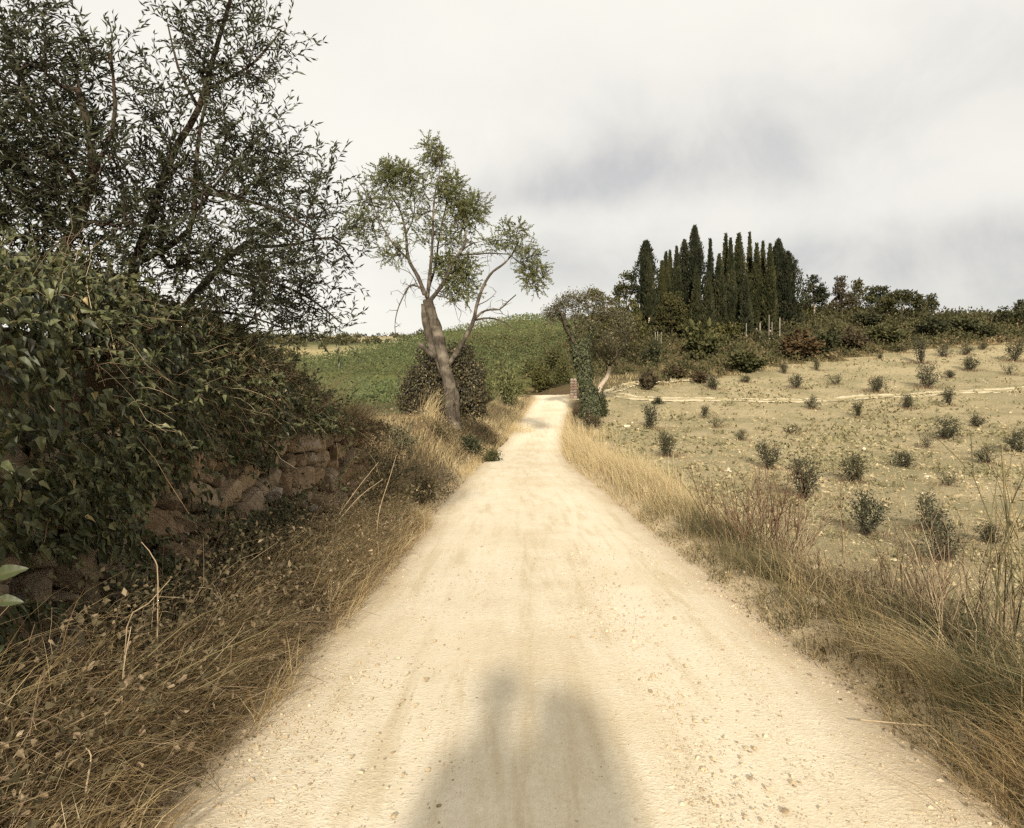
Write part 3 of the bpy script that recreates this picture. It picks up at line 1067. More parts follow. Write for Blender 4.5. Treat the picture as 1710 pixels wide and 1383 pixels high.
# ------------------------------------------------------------------ ivy and bramble over the wall
def hedge_pts(n, y0, y1):
    """points and outward normals on the hanging, bulging face of the hedge"""
    y = rng.uniform(y0, y1, n)
    u = rng.uniform(0, 1, n)
    zr = cub(y, _zy)
    zt = hedge_top(y)
    lip = zr + 1.50
    rise = np.maximum(zt - lip, 0.05)
    face = u < 0.42
    f = u / 0.42
    b = (u - 0.42) / 0.58
    th = b * math.pi * 0.80
    bul = (fbm(y * 1.1, u * 4, 14) - .40) * .52 + (fbm(y * 3.1, u * 9, 15) - .5) * .28
    X = np.where(face, wall_x(y) + 0.05 + bul * f * 0.8, wall_x(y) + 0.05 - (1 - np.cos(th)) * 0.62 + bul * (1 - b) * .8)
    Z = np.where(face, zr + 0.12 + f * 1.40, lip + np.sin(np.minimum(th, math.pi / 2)) * rise - np.maximum(th - math.pi / 2, 0) * 0.2 + (fbm(y * 1.6, u * 2 + 3, 4) - .5) * .55 * b + (fbm(y * 5, u * 5, 24) - .5) * .25 * b)
    N = np.stack([np.where(face, 1.0, np.cos(th) + .2), np.where(face, -.1, -.25), np.where(face, .15, np.sin(th) + .2)], 1)
    return np.stack([X, y, Z], 1), norm(N), u, face


BARE = [(70, 965, 120, 55), (20, 745, 45, 45), (95, 1075, 90, 60), (290, 850, 55, 50), (310, 905, 65, 55), (255, 870, 40, 40), (400, 820, 75, 50), (350, 790, 45, 40), (525, 765, 85, 60), (545, 835, 60, 55), (465, 800, 50, 40), (500, 725, 70, 30)]


def bare(P):
    px = CX + P[:, 0] / np.maximum(P[:, 1], .5) * F
    py = HY - (P[:, 2] - CH) / np.maximum(P[:, 1], .5) * F
    m = np.zeros(len(P))
    for (x, y, a, b) in BARE:
        m = np.maximum(m, np.exp(-(((px - x) / a) ** 2 + ((py - y) / b) ** 2) ** 2))
    return m


def ivy_dirs(N, n):
    a = norm(np.stack([N[:, 0] * .35, rng.normal(0, .55, n), -1.0 + 0 * N[:, 0]], 1) + rng.normal(size=(n, 3)) * .36 + N * .25)
    nn = norm(N + rng.normal(size=(n, 3)) * .55 + np.array([0, -.25, .25]))
    return a, nn


ivy = empty('ivy', (WALLX, 5.0, gz(WALLX + .3, 5.0)))
tag(ivy, 'dense dark ivy and bramble hanging over the stone wall at the left', 'ivy')
IO = tuple(ivy.location)
gi = Geo()
n = 46000
P, N, u, face = hedge_pts(n, 1.6, 9.2)
keep = rng.random(n) > bare(P) * 1.08 * face
keep &= rng.random(n) < np.clip(1.25 - (P[:, 1] - 6.3) / 3.2 + .25 * (u < .55), .12, 1)
keep &= rng.random(n) < np.clip((fbm(P[:, 1] * 3.2 + P[:, 0] * 2, P[:, 2] * 3.2, 18) - .34) * 6, .12, 1)
P, N = P[keep], N[keep]
n = len(P)
P = P - N * (rng.exponential(.12, n) - .10)[:, None]
a, nn = ivy_dirs(N, n)
sz = .046 * rng.uniform(.45, 1.5, n)
rn = np.clip(rng.normal(.44, .26, n) + (fbm(P[:, 1] * 1.3, P[:, 2] * 1.3, 6) - .5) * .6, 0, .95)
rn = np.where(rng.random(n) < .012, 1.0, rn)
leaves(gi, IVY, P, a, nn, sz * 1.2, sz * rng.uniform(.55, .85, n), rn)
P, N, u, face = hedge_pts(6000, -7.5, 1.6)                       # the same hedge behind the camera
a, nn = ivy_dirs(N, len(P))
leaves(gi, LEAF, P - N * rng.exponential(.1, (len(P), 1)), a, nn, .11, .10, rng.uniform(0, .9, len(P)))
tag(gi.build('leaves', M['ivy_leaf'], ivy, origin=IO, smooth=False), kind='stuff')
gsh, gsw = Geo(), Geo()
P, N, u, face = hedge_pts(620, 2.2, 9.5)
kp = rng.random(620) > bare(P) * face
sprays(gsh, gsw, P[kp], N[kp], 1, .28, .046, .033, T=IVY, up=.15, spread=.7, sag=.6, ang=.9, gap=.75, rw=.0024, rlo=.25, rhi=.97)
tag(gsh.build('shoots', M['ivy_leaf'], ivy, origin=IO, smooth=False), kind='stuff')
tag(gsw.build('shoot_stems', M['drystem'], ivy, origin=IO), kind='stuff')
# the biggest leaves, each its own part
LV = []
for rr_ in (.2, .35, .5, .6, .72, .84, .93, 1.0):
    q = Geo()
    v = IVY[0].copy()
    v[:, 2] += rng.normal(0, .05, 7)
    v[:, 0] *= rng.uniform(.8, 1.05)
    q.add(v, T=IVY[1], rnd=rr_)
    LV.append(q.mesh('leaf', M['ivy_leaf'], False))
tt_, ss_ = np.meshgrid(np.linspace(0, 1, 12), np.linspace(-1, 1, 7))
wdt = .40 * np.sin(np.pi * np.clip(tt_, 0.0, 1) ** .7) ** .8 * (1 - .25 * tt_)
q = Geo()
i_, j_ = np.meshgrid(np.arange(11), np.arange(6))
a_ = (j_ * 12 + i_).ravel()
q.add(np.stack([ss_ * wdt, tt_ * 1.1, .20 * np.abs(ss_) * wdt - .22 * tt_ ** 2 + .02 * np.sin(tt_ * 26) * np.abs(ss_)], -1).reshape(-1, 3), Q=np.stack([a_, a_ + 1, a_ + 13, a_ + 12], 1), rnd=.44 + .12 * (np.abs(ss_) < .1).ravel())
BIG = q.mesh('leaf', M['ivy_leaf'], True)
P, N, u, face = hedge_pts(900, 3.1, 6.4)
ok = np.nonzero(rng.random(900) > bare(P) * face * .95)[0]
wgt = np.argsort(P[ok, 1] + rng.uniform(0, 2.2, len(ok)))[:290]
ok = ok[wgt]
P, N = P[ok] + N[ok] * rng.uniform(.03, .12, (len(ok), 1)), N[ok]
a, nn = ivy_dirs(N, len(P))
big = [(at(-8, 962, 2.62), (.93, -.1, .30), 0.105), (at(-4, 1003, 2.75), (.95, -.1, .02), .085)]    # two large pale leaves close to the lens
for k in range(len(P) + 2):
    if k < len(P):
        p, aa, n_, s_ = P[k], a[k], nn[k], .064 * rng.uniform(.75, 1.35)
        vm = LV[min(7, int(rng.choice(8, p=[.1, .16, .2, .2, .16, .1, .06, .02])))]
    else:
        p, aa, s_ = big[k - len(P)]
        aa, n_ = np.array(aa) / np.linalg.norm(aa), np.array((.1, -.85, .55))
        vm = BIG
    s = np.cross(aa, n_)
    s /= np.linalg.norm(s)
    n2 = np.cross(s, aa)
    o = link('leaf', vm, ivy)
    m4 = Matrix(((s[0] * s_ * .72, aa[0] * s_, n2[0] * s_, p[0] - IO[0]), (s[1] * s_ * .72, aa[1] * s_, n2[1] * s_, p[1] - IO[1]), (s[2] * s_ * .72, aa[2] * s_, n2[2] * s_, p[2] - IO[2]), (0, 0, 0, 1)))
    o.matrix_local = m4
# hanging and arching stems
gs = Geo()
for p, aa, s_ in big:
    w0 = np.array([float(wall_x(p[1] + .25)) - .02, p[1] + .25, p[2] + .12])
    tubes(gs, np.stack([w0, w0 + (p - w0) * .35 + np.array([0, 0, .05]), w0 + (p - w0) * .7 + np.array([0, 0, .03]), p + np.array(aa) * .02])[None], np.array([[.0035, .003, .0025, .002]]), 5, .4)
n = 520
P, N, u, face = hedge_pts(n, 2.2, 11.0)
d = norm(N * .55 + rng.normal(size=(n, 3)) * .8 + np.array([0, 0, .15]))
tubes(gs, arcs(P - N * .06, d, rng.uniform(.15, .55, n), rng.uniform(.1, 1.0, n), 7, .05), np.broadcast_to(np.linspace(.0028, .0012, 7), (n, 7)), 3, rng.uniform(0, .9, n))
tag(gs.build('stems', M['redstem'], ivy, origin=IO), kind='stuff')
for pts, Y, r in ((((301, 545), (306, 585), (318, 628), (349, 685), (355, 740), (357, 800)), 6.3, .006), (((305, 560), (325, 640), (344, 700), (340, 738)), 6.4, .004), (((116, 598), (119, 625), (124, 662)), 5.0, .006), (((168, 688), (190, 735), (214, 787)), 5.3, .005),
                  (((94, 533), (125, 505), (157, 473)), 5.2, .005), (((110, 590), (125, 540), (150, 490), (160, 460)), 5.3, .007), (((15, 600), (60, 650), (95, 690), (115, 705)), 4.6, .004), (((205, 660), (245, 655), (270, 640)), 5.8, .003),
                  (((130, 610), (200, 622), (240, 622), (285, 628)), 5.8, .004), (((383, 568), (415, 540), (446, 512)), 7.6, .006), (((378, 572), (410, 548), (438, 520)), 7.6, .005), (((330, 560), (338, 590), (342, 640)), 6.5, .004)):
    g = Geo()
    q = np.array([at(x, y, Y + .1 * k / len(pts)) for k, (x, y) in enumerate(pts)])
    t = np.linspace(0, 1, 9)
    q = np.stack([cub(t, np.stack([np.linspace(0, 1, len(q)), q[:, i]], 1)) for i in range(3)], 1)
    tubes(g, q[None], np.linspace(r, r * .5, 9)[None], 5, .85)
    g.build('stem', M['drystem'], ivy, origin=IO)

# finer bramble at the far half of the wall
br = empty('bramble_bush', (-2.9, 8.6, gz(-2.9, 8.6)))
tag(br, 'tangled brown and green bramble over the far half of the wall', 'bramble')
g, gst = Geo(), Geo()
n = 22000
P, N, u, face = hedge_pts(n, 5.6, 11.6)
keep = (rng.random(n) > bare(P) * 1.1 * (face | (u < .55))) & (rng.random(n) < np.clip((P[:, 1] - 5.3) / 2.2, 0, 1) * np.where(face, .75, 1))
P, N = P[keep], N[keep]
n = len(P)
P = P - N * (rng.exponential(.12, n) - .10)[:, None]
a = norm(rng.normal(size=(n, 3)) + N * .6)
leaves(g, LEAF, P, a, norm(N + rng.normal(size=(n, 3)) * .6 + np.array([0, -.2, .3])), .040 * rng.uniform(.5, 1.4, n), .030 * rng.uniform(.6, 1.3, n), np.clip(rng.normal(.42, .24, n) + (fbm(P[:, 1] * 1.5, P[:, 2] * 2, 16) - .5) * .7, 0, 1))
n = 2200
P, N, u, face = hedge_pts(n, 4.0, 11.4)
P, N = P[~face], N[~face]
n = len(P)
d = norm(N * .8 + rng.normal(size=(n, 3)) * .8 + np.array([.1, 0, .35]))
tubes(gst, arcs(P - N * .08, d, rng.uniform(.15, .6, n), rng.uniform(0, .8, n), 6, .04), np.broadcast_to(np.linspace(.0030, .0012, 6), (n, 6)), 3, rng.uniform(0, 1, n))
gdg = Geo()
n = 5200
P, N, u, face = hedge_pts(n, 5.8, 11.6)
kp = ~face & (rng.random(n) < np.clip((P[:, 1] - 5.4) / 2.6, 0, 1)) & (fbm(P[:, 0] * 2.2, P[:, 1] * 1.4, 47) > .42)
P = P[kp] - N[kp] * .08
n = len(P)
blades(gdg, P, rng.uniform(.15, .5, n), rng.uniform(.3, 1.5, n), rng.normal(-.2, 1.4, n), .0026, np.clip(rng.normal(.45, .25, n), 0, 1))
tag(gdg.build('dry_grass', M['straw'], br, origin=tuple(br.location)), kind='stuff')
tag(g.build('leaves', M['bramble_leaf'], br, origin=tuple(br.location), smooth=False), kind='stuff')
tag(gst.build('stems', M['drystem'], br, origin=tuple(br.location)), kind='stuff')


# ------------------------------------------------------------------ three olive trees behind the wall
def px_limb(pts, Y):
    return [at(p[0], p[1], p[2] if len(p) > 2 else Y) for p in pts]


def px_ell(cx, cy, rx, ry, w, Y, dep=None):
    s = Y / F
    return (at(cx, cy, Y), np.array([rx * s, (dep if dep else rx * s * .9), ry * s]), w)


def olive(label, base, Y, limbs, ells, ntip, leafL=.074, seed_up=.25):
    x0, y0 = (base[0] - CX) / F * Y, Y
    z0 = gz(x0, y0)
    e = empty('olive_tree', (x0, y0, z0))
    tag(e, label, 'tree', 'olive trees above the stone wall')
    sk = Skeleton()
    for k, (pts, r0, r1) in enumerate(limbs):
        q = px_limb(pts, Y)
        if k == 0:
            q = [np.array([x0, y0, z0 - .15])] + q
            sk.limb(q, r0 * .82, r1 * .82)
        else:
            par = sk.nearest(q[0])
            q[0] = sk.P[par]
            sk.limb(q, r0 * .75, r1 * .75, par)
    n0 = len(sk.P)
    tg = cloud(ntip, [px_ell(*l, Y=Y) for l in ells])
    sk.grow(tg, .0035, .12, .07)
    gw, gf, gt = Geo(), Geo(), Geo()
    sk.wood(gw, 0, n0, 8, rough=.06)
    sk.wood(gt, n0, len(sk.P), 4)
    sprays(gf, gt, sk.tipP, sk.tipD, 2, .36, leafL, .0185, up=.55, spread=.8, sag=.15, ang=.78, gap=.62, rlo=0, rhi=.95, rw=.0022)
    q = sk.P[n0:]
    k = rng.choice(len(q), ntip // 2)
    sprays(gf, gt, np.array(q)[k], rvec(len(k)), 1, .28, leafL, .0185, up=.3, spread=.6, ang=.78, gap=.62, rlo=0, rhi=.8, rw=.0022)
    O = (x0, y0, z0)
    gw.build('trunk', M['bark_olive'], e, origin=O)
    tag(gt.build('branches', M['bark_olive'], e, origin=O), kind='stuff')
    tag(gf.build('crown', M['olive_leaf'], e, origin=O, smooth=False), kind='stuff')
    return e


olive_a = olive('leftmost olive tree with dense dark crown cut off by the picture edge', (92, 470), 5.6,
                [(((100, 440), (118, 390), (150, 320), (152, 240), (130, 150)), .065, .03), (((150, 320), (70, 220), (20, 80)), .03, .012), (((150, 300), (190, 210), (185, 90)), .028, .012), (((125, 380), (40, 330), (-60, 250)), .035, .012)],
                [(60, 190, 125, 130, 3.2), (150, 290, 85, 95, 1.7), (30, 330, 85, 100, 1.8), (40, 60, 60, 70, .6), (175, 120, 50, 60, .45), (-110, 200, 120, 190, 1.6), (180, 400, 70, 60, .9), (40, 415, 60, 40, .8)], 450)
olive_b = olive('tall olive tree with two dark stems and crown reaching the top edge', (212, 500), 6.4,
                [(((222, 455), (250, 370), (295, 245), (328, 190), (355, 100), (385, 0)), .07, .02), (((232, 440), (318, 380), (326, 290), (335, 210), (350, 150)), .04, .018), (((320, 330), (430, 340), (500, 370), (540, 400)), .022, .008), (((328, 190), (300, 120), (280, 40)), .02, .008),
                 (((345, 150), (430, 100), (470, 50)), .018, .007), (((260, 340), (215, 290), (180, 240)), .02, .008), (((322, 350), (400, 260), (450, 210)), .02, .008)],
                [(385, 70, 95, 85, 2.6), (310, 190, 75, 60, 1.0), (355, 285, 110, 75, 2.2), (440, 260, 65, 70, 1.1), (500, 370, 70, 70, .9), (370, 380, 130, 70, 2.1), (245, 330, 60, 75, .9), (390, 455, 110, 55, 1.6), (280, 440, 60, 60, .8), (540, 330, 30, 50, .2)], 410)
olive_c = olive('low leaning olive with a bare slanting trunk above the bramble', (268, 590), 7.4,
                [(((285, 552), (305, 520), (352, 462), (392, 420), (430, 400)), .075, .03), (((352, 462), (450, 470), (520, 500), (570, 540)), .03, .008), (((392, 420), (480, 410), (560, 400), (590, 440)), .028, .008), (((310, 510), (400, 525), (480, 550)), .025, .008)],
                [(460, 480, 95, 60, 2.0), (545, 410, 48, 65, .9), (500, 535, 75, 38, 1.1), (410, 530, 70, 40, 1.0), (345, 500, 50, 50, .6), (560, 545, 25, 25, .15), (585, 430, 20, 40, .15)], 120)
copy_thing(olive_b, (-4.3, -9.5, gz(-4.3, -9.5)), 2.0)['label'] = 'olive tree behind the camera, farthest up the lane'
copy_thing(olive_a, (-4.0, -5.4, gz(-4.0, -5.4)), 4.0)['label'] = 'olive tree behind the camera, nearest the photographer'


# ------------------------------------------------------------------ undergrowth and grass on the left verge and bank
def strip(n, y0, y1, d0, d1, power=1.0):
    """random ground points between two distances from the road's centre line"""
    y = y0 * (y1 / y0) ** rng.uniform(0, 1, n) if y0 > 0 else rng.uniform(y0, y1, n)
    k = np.clip(np.searchsorted(RP[:330, 1], y), 0, 329)
    d = d0 + (d1 - d0) * rng.uniform(0, 1, n) ** power
    x = np.interp(y, RP[:330, 1], RP[:330, 0]) + RT[k, 1] * d
    y2 = y - RT[k, 0] * d
    return np.stack([x, y2, ground(x, y2)], 1)


def leafy_mass(g, P, h, L, W, rlo, rhi, T=LEAF, lie=0.5, rn=None):
    n = len(P)
    q = P + np.stack([rng.normal(0, .05, n), rng.normal(0, .05, n), h * rng.uniform(0, 1, n) ** 1.4], 1)
    a = norm(rvec(n) + np.array([.3, -.1, .25]))
    nn = norm(rvec(n) * lie + np.array([.15, -.35, .8]))
    r = np.clip(rng.normal(.42, .24, n), 0, 1) * (rhi - rlo) + rlo if rn is None else rn
    leaves(g, T, q, a, nn, L * rng.uniform(.5, 1.35, n), W * rng.uniform(.6, 1.3, n), r)


ug = Geo()
P = strip(19000, 2.0, 11.6, -1.74, -2.55, .85)
edge = np.clip((-(P[:, 0] - .27) - 1.62) / .55, 0.08, 1)
hgt = (.10 + .68 * edge ** 1.6 * (.45 + .55 * sstep(2.5, 5, P[:, 1]))) * (.45 + fbm(P[:, 0] * 2, P[:, 1] * 1.6, 41))
leafy_mass(ug, P, hgt, .030 * rng.choice([.7, 1, 1.6], len(P)), .020 * rng.choice([.7, 1, 1.5], len(P)), 0, .9)
P = strip(3500, 2.0, 11.6, -1.80, -2.42)
leafy_mass(ug, P, .45 * np.ones(len(P)), .036, .026, 0, .75, IVY)
P = strip(3500, 2.0, 13, -1.62, -2.1)
leafy_mass(ug, P, .05 * np.ones(len(P)), .026, .012, .3, .95)          # dry litter at the road's edge
# dry stalks leaning over the leaves
gd = Geo()
P = strip(1300, 2.0, 12.0, -1.74, -2.6)
n = len(P)
d = norm(np.stack([rng.normal(.5, .55, n), rng.normal(.35, .6, n), rng.uniform(.15, 1.0, n)], 1))
L = rng.uniform(.22, .75, n)
tubes(gd, arcs(P + np.array([0, 0, .08]), d, L * (.6 + .6 * np.clip((-P[:, 0] - 1.5) / .7, 0, 1)), rng.uniform(0, .9, n), 6, .06), np.broadcast_to(np.linspace(.0028, .0010, 6), (n, 6)), 3, np.clip(rng.normal(.5, .25, n), 0, 1))
P = strip(1100, 2.0, 11.6, -1.70, -2.42)
leafy_mass(ug, P, .42 * np.ones(len(P)), .046, .026, .72, 1.0, CLUMP, .8)       # curled dead leaves
P = strip(3200, 2.0, 12, -1.62, -2.45)
n = len(P)
P[:, 2] += rng.uniform(0, .6, n) * np.clip((-P[:, 0] - 1.4) / .8, .1, 1)
tubes(gd, arcs(P, norm(rvec(n) * np.array([1, 1, .5]) + np.array([.15, 0, .25])), rng.uniform(.08, .26, n), rng.uniform(-.2, .8, n), 5, .10), np.broadcast_to(np.linspace(.0018, .0008, 5), (n, 5)), 3, np.clip(rng.normal(.55, .28, n), 0, 1))
tag(ug.build('undergrowth', M['undergrowth'], smooth=False), 'dusty brown and green weeds at the foot of the stone wall', 'undergrowth', None, 'stuff')
tag(gd.build('dry_stalks', M['drystem']), 'thin dry stalks criss-crossing over the weeds below the wall', 'dry stalks', None, 'stuff')

gg = Geo()
P = strip(9000, 2.2, 12.5, -1.60, -2.45)
n = len(P)
pt = fbm(P[:, 0] * 1.2, P[:, 1] * .9, 55)
kp = pt > .45
P = P[kp]
n = len(P)
blades(gg, P, rng.uniform(.12, .42, n), rng.uniform(.3, 1.5, n), rng.normal(.2, 1.2, n), .0028, np.clip(rng.normal(.45, .28, n), 0, 1))


gv = Geo()
P = strip(17000, 2.0, 12.5, -1.66, -2.45)
n = len(P)
pt = fbm(P[:, 0] * 2.4, P[:, 1] * 1.7, 58)
kp = rng.random(n) < np.clip((pt - .30) * 3, .1, 1)
P = P[kp]
n = len(P)
P[:, 2] += rng.uniform(0, .50, n) * np.clip((-P[:, 0] - 1.55) / .7, 0, 1) ** 1.4
hh = rng.uniform(.14, .46, n) * np.clip((-P[:, 0] - 1.25) / .5, .35, 1)
blades(gv, P, hh, rng.uniform(.5, 2.0, n), np.where(rng.random(n) < .6, rng.normal(.5, .8, n), rng.uniform(0, 6.28, n)), .0021, np.clip(rng.normal(.34, .26, n), 0, 1), m=5)
tag(gv.build('matted_grass', M['straw']), 'matted straw coloured grass tangled through the left verge weeds', 'dry grass', None, 'stuff')


def tuft(label, x, y, n, h, lean, az, azs, wd, mat, rad, cat='grass tuft', rlo=0, rhi=1, z=None, group=None):
    e = empty('grass_tuft', (x, y, gz(x, y) if z is None else z))
    tag(e, label, cat, group)
    g = Geo()
    o = np.stack([x + rng.normal(0, rad, n), y + rng.normal(0, rad, n), np.zeros(n)], 1)
    o[:, 2] = ground(o[:, 0], o[:, 1]) if z is None else z
    blades(g, o, h * rng.uniform(.45, 1.15, n), np.abs(rng.normal(lean, .35, n)), rng.normal(az, azs, n), wd, np.clip(rng.normal(.5, .25, n), 0, 1) * (rhi - rlo) + rlo, m=6)
    tag(g.build('blades', mat, e, origin=tuple(e.location)), kind='stuff')
    return e


def stalk_bundle(label, pix, r0=.004, cat='dry stalks', mat='drystem', rnd=.85, group=None):
    """single long dry stems, each a part of its own"""
    q0 = at(*pix[0][0])
    e = empty('dry_stalk', tuple(q0))
    tag(e, label, cat, group)
    for pts in pix:
        q = np.array([at(*p) for p in pts])
        k = int(q[:, 2].argmin())
        zg = gz(q[k, 0], q[k, 1])
        if cat != 'stick' and q[k, 2] > zg + .16 and k in (0, len(q) - 1):      # rooted in the ground
            foot = np.array([[q[k, 0] - .03, q[k, 1] + .03, zg - .03]])
            q = np.concatenate([foot, q] if k == 0 else [q, foot])
        t = np.linspace(0, 1, 10)
        q = np.stack([cub(t, np.stack([np.linspace(0, 1, len(q)), q[:, i]], 1)) for i in range(3)], 1)
        g = Geo()
        tubes(g, q[None], np.linspace(r0, r0 * .45, 10)[None], 5, rnd)
        g.build('stem', M[mat], e, origin=tuple(q0))
    return e


stalk_bundle('pair of straw coloured stalks leaning up from the weeds beside the wall end', [((555, 880, 8.6), (590, 825, 8.7), (632, 772, 8.8)), ((560, 880, 8.6), (600, 830, 8.7), (640, 800, 8.8)), ((632, 860, 9), (650, 800, 9), (662, 760, 9.2))], .0055)
stalk_bundle('long pale green stalks lying towards the road in the weeds', [((205, 1165, 3.5), (280, 1110, 3.6), (345, 1075, 3.7)), ((235, 1175, 3.5), (330, 1105, 3.65), (440, 1055, 3.9), (470, 1035, 4.0)), ((250, 1170, 3.5), (330, 1150, 3.6), (420, 1100, 3.7)), ((190, 1160, 3.45), (260, 1085, 3.6), (330, 1030, 3.8), (395, 1005, 4.1))], .0042, mat='greengrass', rnd=.75)
stalk_bundle('upright reddish stalk standing in the dark weeds', [((203, 1195, 3.4), (206, 1120, 3.4), (219, 1047, 3.42))], .0045)
stalk_bundle('jointed pale stalk propped against the ivy above the weeds', [((212, 1047, 3.6), (248, 1008, 3.65), (284, 968, 3.7)), ((264, 975, 3.75), (255, 930, 3.75), (236, 905, 3.75))], .0042, rnd=.75)
stalk_bundle('curved straw stem with a broken tip in the bottom left corner', [((136, 1383, 2.75), (145, 1310, 2.8), (152, 1262, 2.85), (138, 1245, 2.9)), ((145, 1330, 2.85), (175, 1345, 2.85), (203, 1357, 2.85))], .005, rnd=.9)
stalk_bundle('brown snapped twigs at the bottom left edge of the verge', [((22, 1383, 2.5), (45, 1330, 2.55), (62, 1305, 2.6)), ((0, 1345, 2.6), (30, 1330, 2.6), (58, 1310, 2.6)), ((0, 1255, 2.9), (30, 1240, 2.9), (60, 1238, 2.9)), ((0, 1213, 2.9), (40, 1200, 2.95), (95, 1220, 3.0))], .006, rnd=.45)
tuft('sprawling straw tuft leaning over the weeds near the middle of the wall', -1.95, 4.75, 130, .55, .8, .5, .9, .0022, M['straw'], .10, rhi=.8)
tuft('grey green grass tuft drooping on to the road beside the weeds', -1.78, 4.05, 130, .33, 1.2, .1, .7, .0022, M['greengrass'], .07, rlo=.3)
tuft('rust coloured dry grass hanging over the end of the stone wall', -2.40, 10.65, 620, .62, 1.15, -.5, 1.0, .0034, M['drystem'], .15, z=.68, rlo=.35, rhi=1)
tuft('pale feathery grass sticking up behind the wall end', -2.75, 10.2, 220, 1.05, .75, .25, .45, .0030, M['straw'], .20, rlo=.2, z=.80)
tuft('second pale grass clump beyond the wall end', -3.2, 11.9, 130, .8, .75, .3, .5, .003, M['straw'], .22, rlo=.2)
e = stalk_bundle('bleached forked stick lying over the top stones of the wall', [((537, 730, 10.6), (556, 740, 10.5), (576, 766, 10.4)), ((545, 735, 10.55), (552, 752, 10.5), (556, 765, 10.5))], .012, 'stick', 'bark_pale', .9)

# the bank beyond the wall
gb = Geo()
P = strip(15000, 11.3, 66, -1.72, -4.6)
sc = np.clip(P[:, 1] / 14, .8, 3.2)
pt = fbm(P[:, 0] * .7, P[:, 1] * .35, 61)
kp = (pt + rng.normal(0, .06, len(P)) > .47) & (P[:, 1] < 46)
P, sc = P[kp], sc[kp]
leafy_mass(gb, P, (.20 + .35 * np.clip((-P[:, 0] - 1.5) / 1.2, 0, 1)) * (.5 + fbm(P[:, 0], P[:, 1], 44)), .042 * sc, .03 * sc, .1, 1)
tag(gb.build('bank_weeds', M['undergrowth'], smooth=False), 'low brown weeds on the bank beyond the wall end', 'weeds', None, 'stuff')
P = strip(20000, 11.5, 72, -1.70, -5.2)
n = len(P)
gold = np.clip(fbm(P[:, 0] * .6, P[:, 1] * .25, 66) * 1.6 - .35 + sstep(22, 45, P[:, 1]) * .35, 0, 1)
kp = rng.random(n) < .25 + .75 * gold
P, gold = P[kp], gold[kp]
n = len(P)
wd = .0032 * np.clip(P[:, 1] / 13, 1, 4)
hh = rng.uniform(.16, .5, n) * (.7 + .6 * gold) * (1 - .6 * np.exp(-np.abs(-1.72 - P[:, 0]) / .2))
blades(gg, P, hh, rng.uniform(.2, 1.3, n), rng.normal(.3, 1.4, n), wd, np.clip(rng.normal(.3 + .4 * gold, .2, n), 0, 1))
tag(gg.build('dry_grass', M['straw']), 'bleached dry grass along the left bank of the road', 'dry grass', None, 'stuff')
# shrubs on the bank
SH = {}
SH['grey'] = shrub_mesh('grey_shrub', 1.5, .8, 16, 1500, .085, .035, M['greygreen'], M['bark_dark'], flat=.5)
SH['green'] = shrub_mesh('green_shrub', 1.4, .8, 16, 1500, .09, .06, M['shrub'], M['bark_dark'], flat=.5)
SH['weed'] = shrub_mesh('weed_shrub', 1.2, .6, 14, 1100, .06, .035, M['bramble_leaf'], M['bark_dark'], flat=.5)
for lab, cat, key, px, py, Y, s in (
        ('grey leaved bush at the top of the bank behind the wall end', 'bush', 'grey', 628, 716, 13.5, 1.0),
        ('smaller grey bush above the stone wall end beside pale grass', 'bush', 'grey', 560, 668, 12.5, .8),
        ('low silvery bush on the bank halfway to the almond tree', 'bush', 'grey', 668, 722, 18.5, .9),
        ('brown bramble clump spilling down the bank past the wall', 'bramble', 'weed', 640, 800, 11.9, 1.15),
        ('second bramble clump just above the road edge on the bank', 'bramble', 'weed', 702, 800, 14.2, 1.0),
        ('green bush at the foot of the almond tree on the road side', 'bush', 'green', 783, 722, 31.5, 1.15),
        ('dark low bush on the bank between the almond tree and the road', 'bush', 'green', 822, 735, 31, .75),
        ('dusty bush below the almond tree on the grassy bank', 'bush', 'weed', 735, 745, 27, 1.2)):
    X = (px - CX) / F * Y
    bush_thing('bank_bush', lab, cat, (X, Y, gz(X, Y) - .03), SH[key], 'bushes on the left bank', rng.uniform(0, 6), (s, s, s * rng.uniform(.8, 1.0)))
tuft('tall pale plume of grass in front of the dark ivy mound', (715 - CX) / F * 29, 29, 120, 1.5, .5, .3, .35, .008, M['straw'], .18, rlo=.4)
tuft('golden grass clump on the bank right of the almond tree', (860 - CX) / F * 50, 50, 300, .9, .5, .3, 1.2, .010, M['straw'], .7, rlo=.5)


# ------------------------------------------------------------------ the old almond tree on the bank
AY = 34.0


def cr(x, y, dy=0.0):
    return at(x / 2.66 + 540, y / 2.66 + 220, AY + dy)


ab = cr(572, 1262)
ab[2] = gz(ab[0], ab[1]) - .1
almond = empty('almond_tree', tuple(ab))
tag(almond, 'gnarled half bare almond tree leaning on the bank left of the road', 'tree')
sk = Skeleton()
trunk_top = sk.limb([ab, cr(572, 1180), cr(552, 1090), cr(528, 985), cr(500, 870), cr(475, 790), cr(462, 745)], .35, .22)
# the second stem, fused with the first below
k = sk.nearest(cr(555, 1130))
sk.limb([cr(556, 1130), cr(512, 1020, .2), cr(474, 925, .25), cr(458, 840, .2), cr(456, 765, .1)], .15, .22)
k = sk.nearest(cr(500, 1010))
sk.limb([sk.P[k], cr(470, 985), cr(440, 955, -.2), cr(424, 938, -.25)], .15, .09, k)
n_trunk = len(sk.P)


def lim(pts, r0, r1):
    q = [cr(*p) for p in pts]
    par = sk.nearest(q[0])
    q[0] = sk.P[par]
    sk.limb(q, r0 * .68, r1 * .68, par, step=.22)


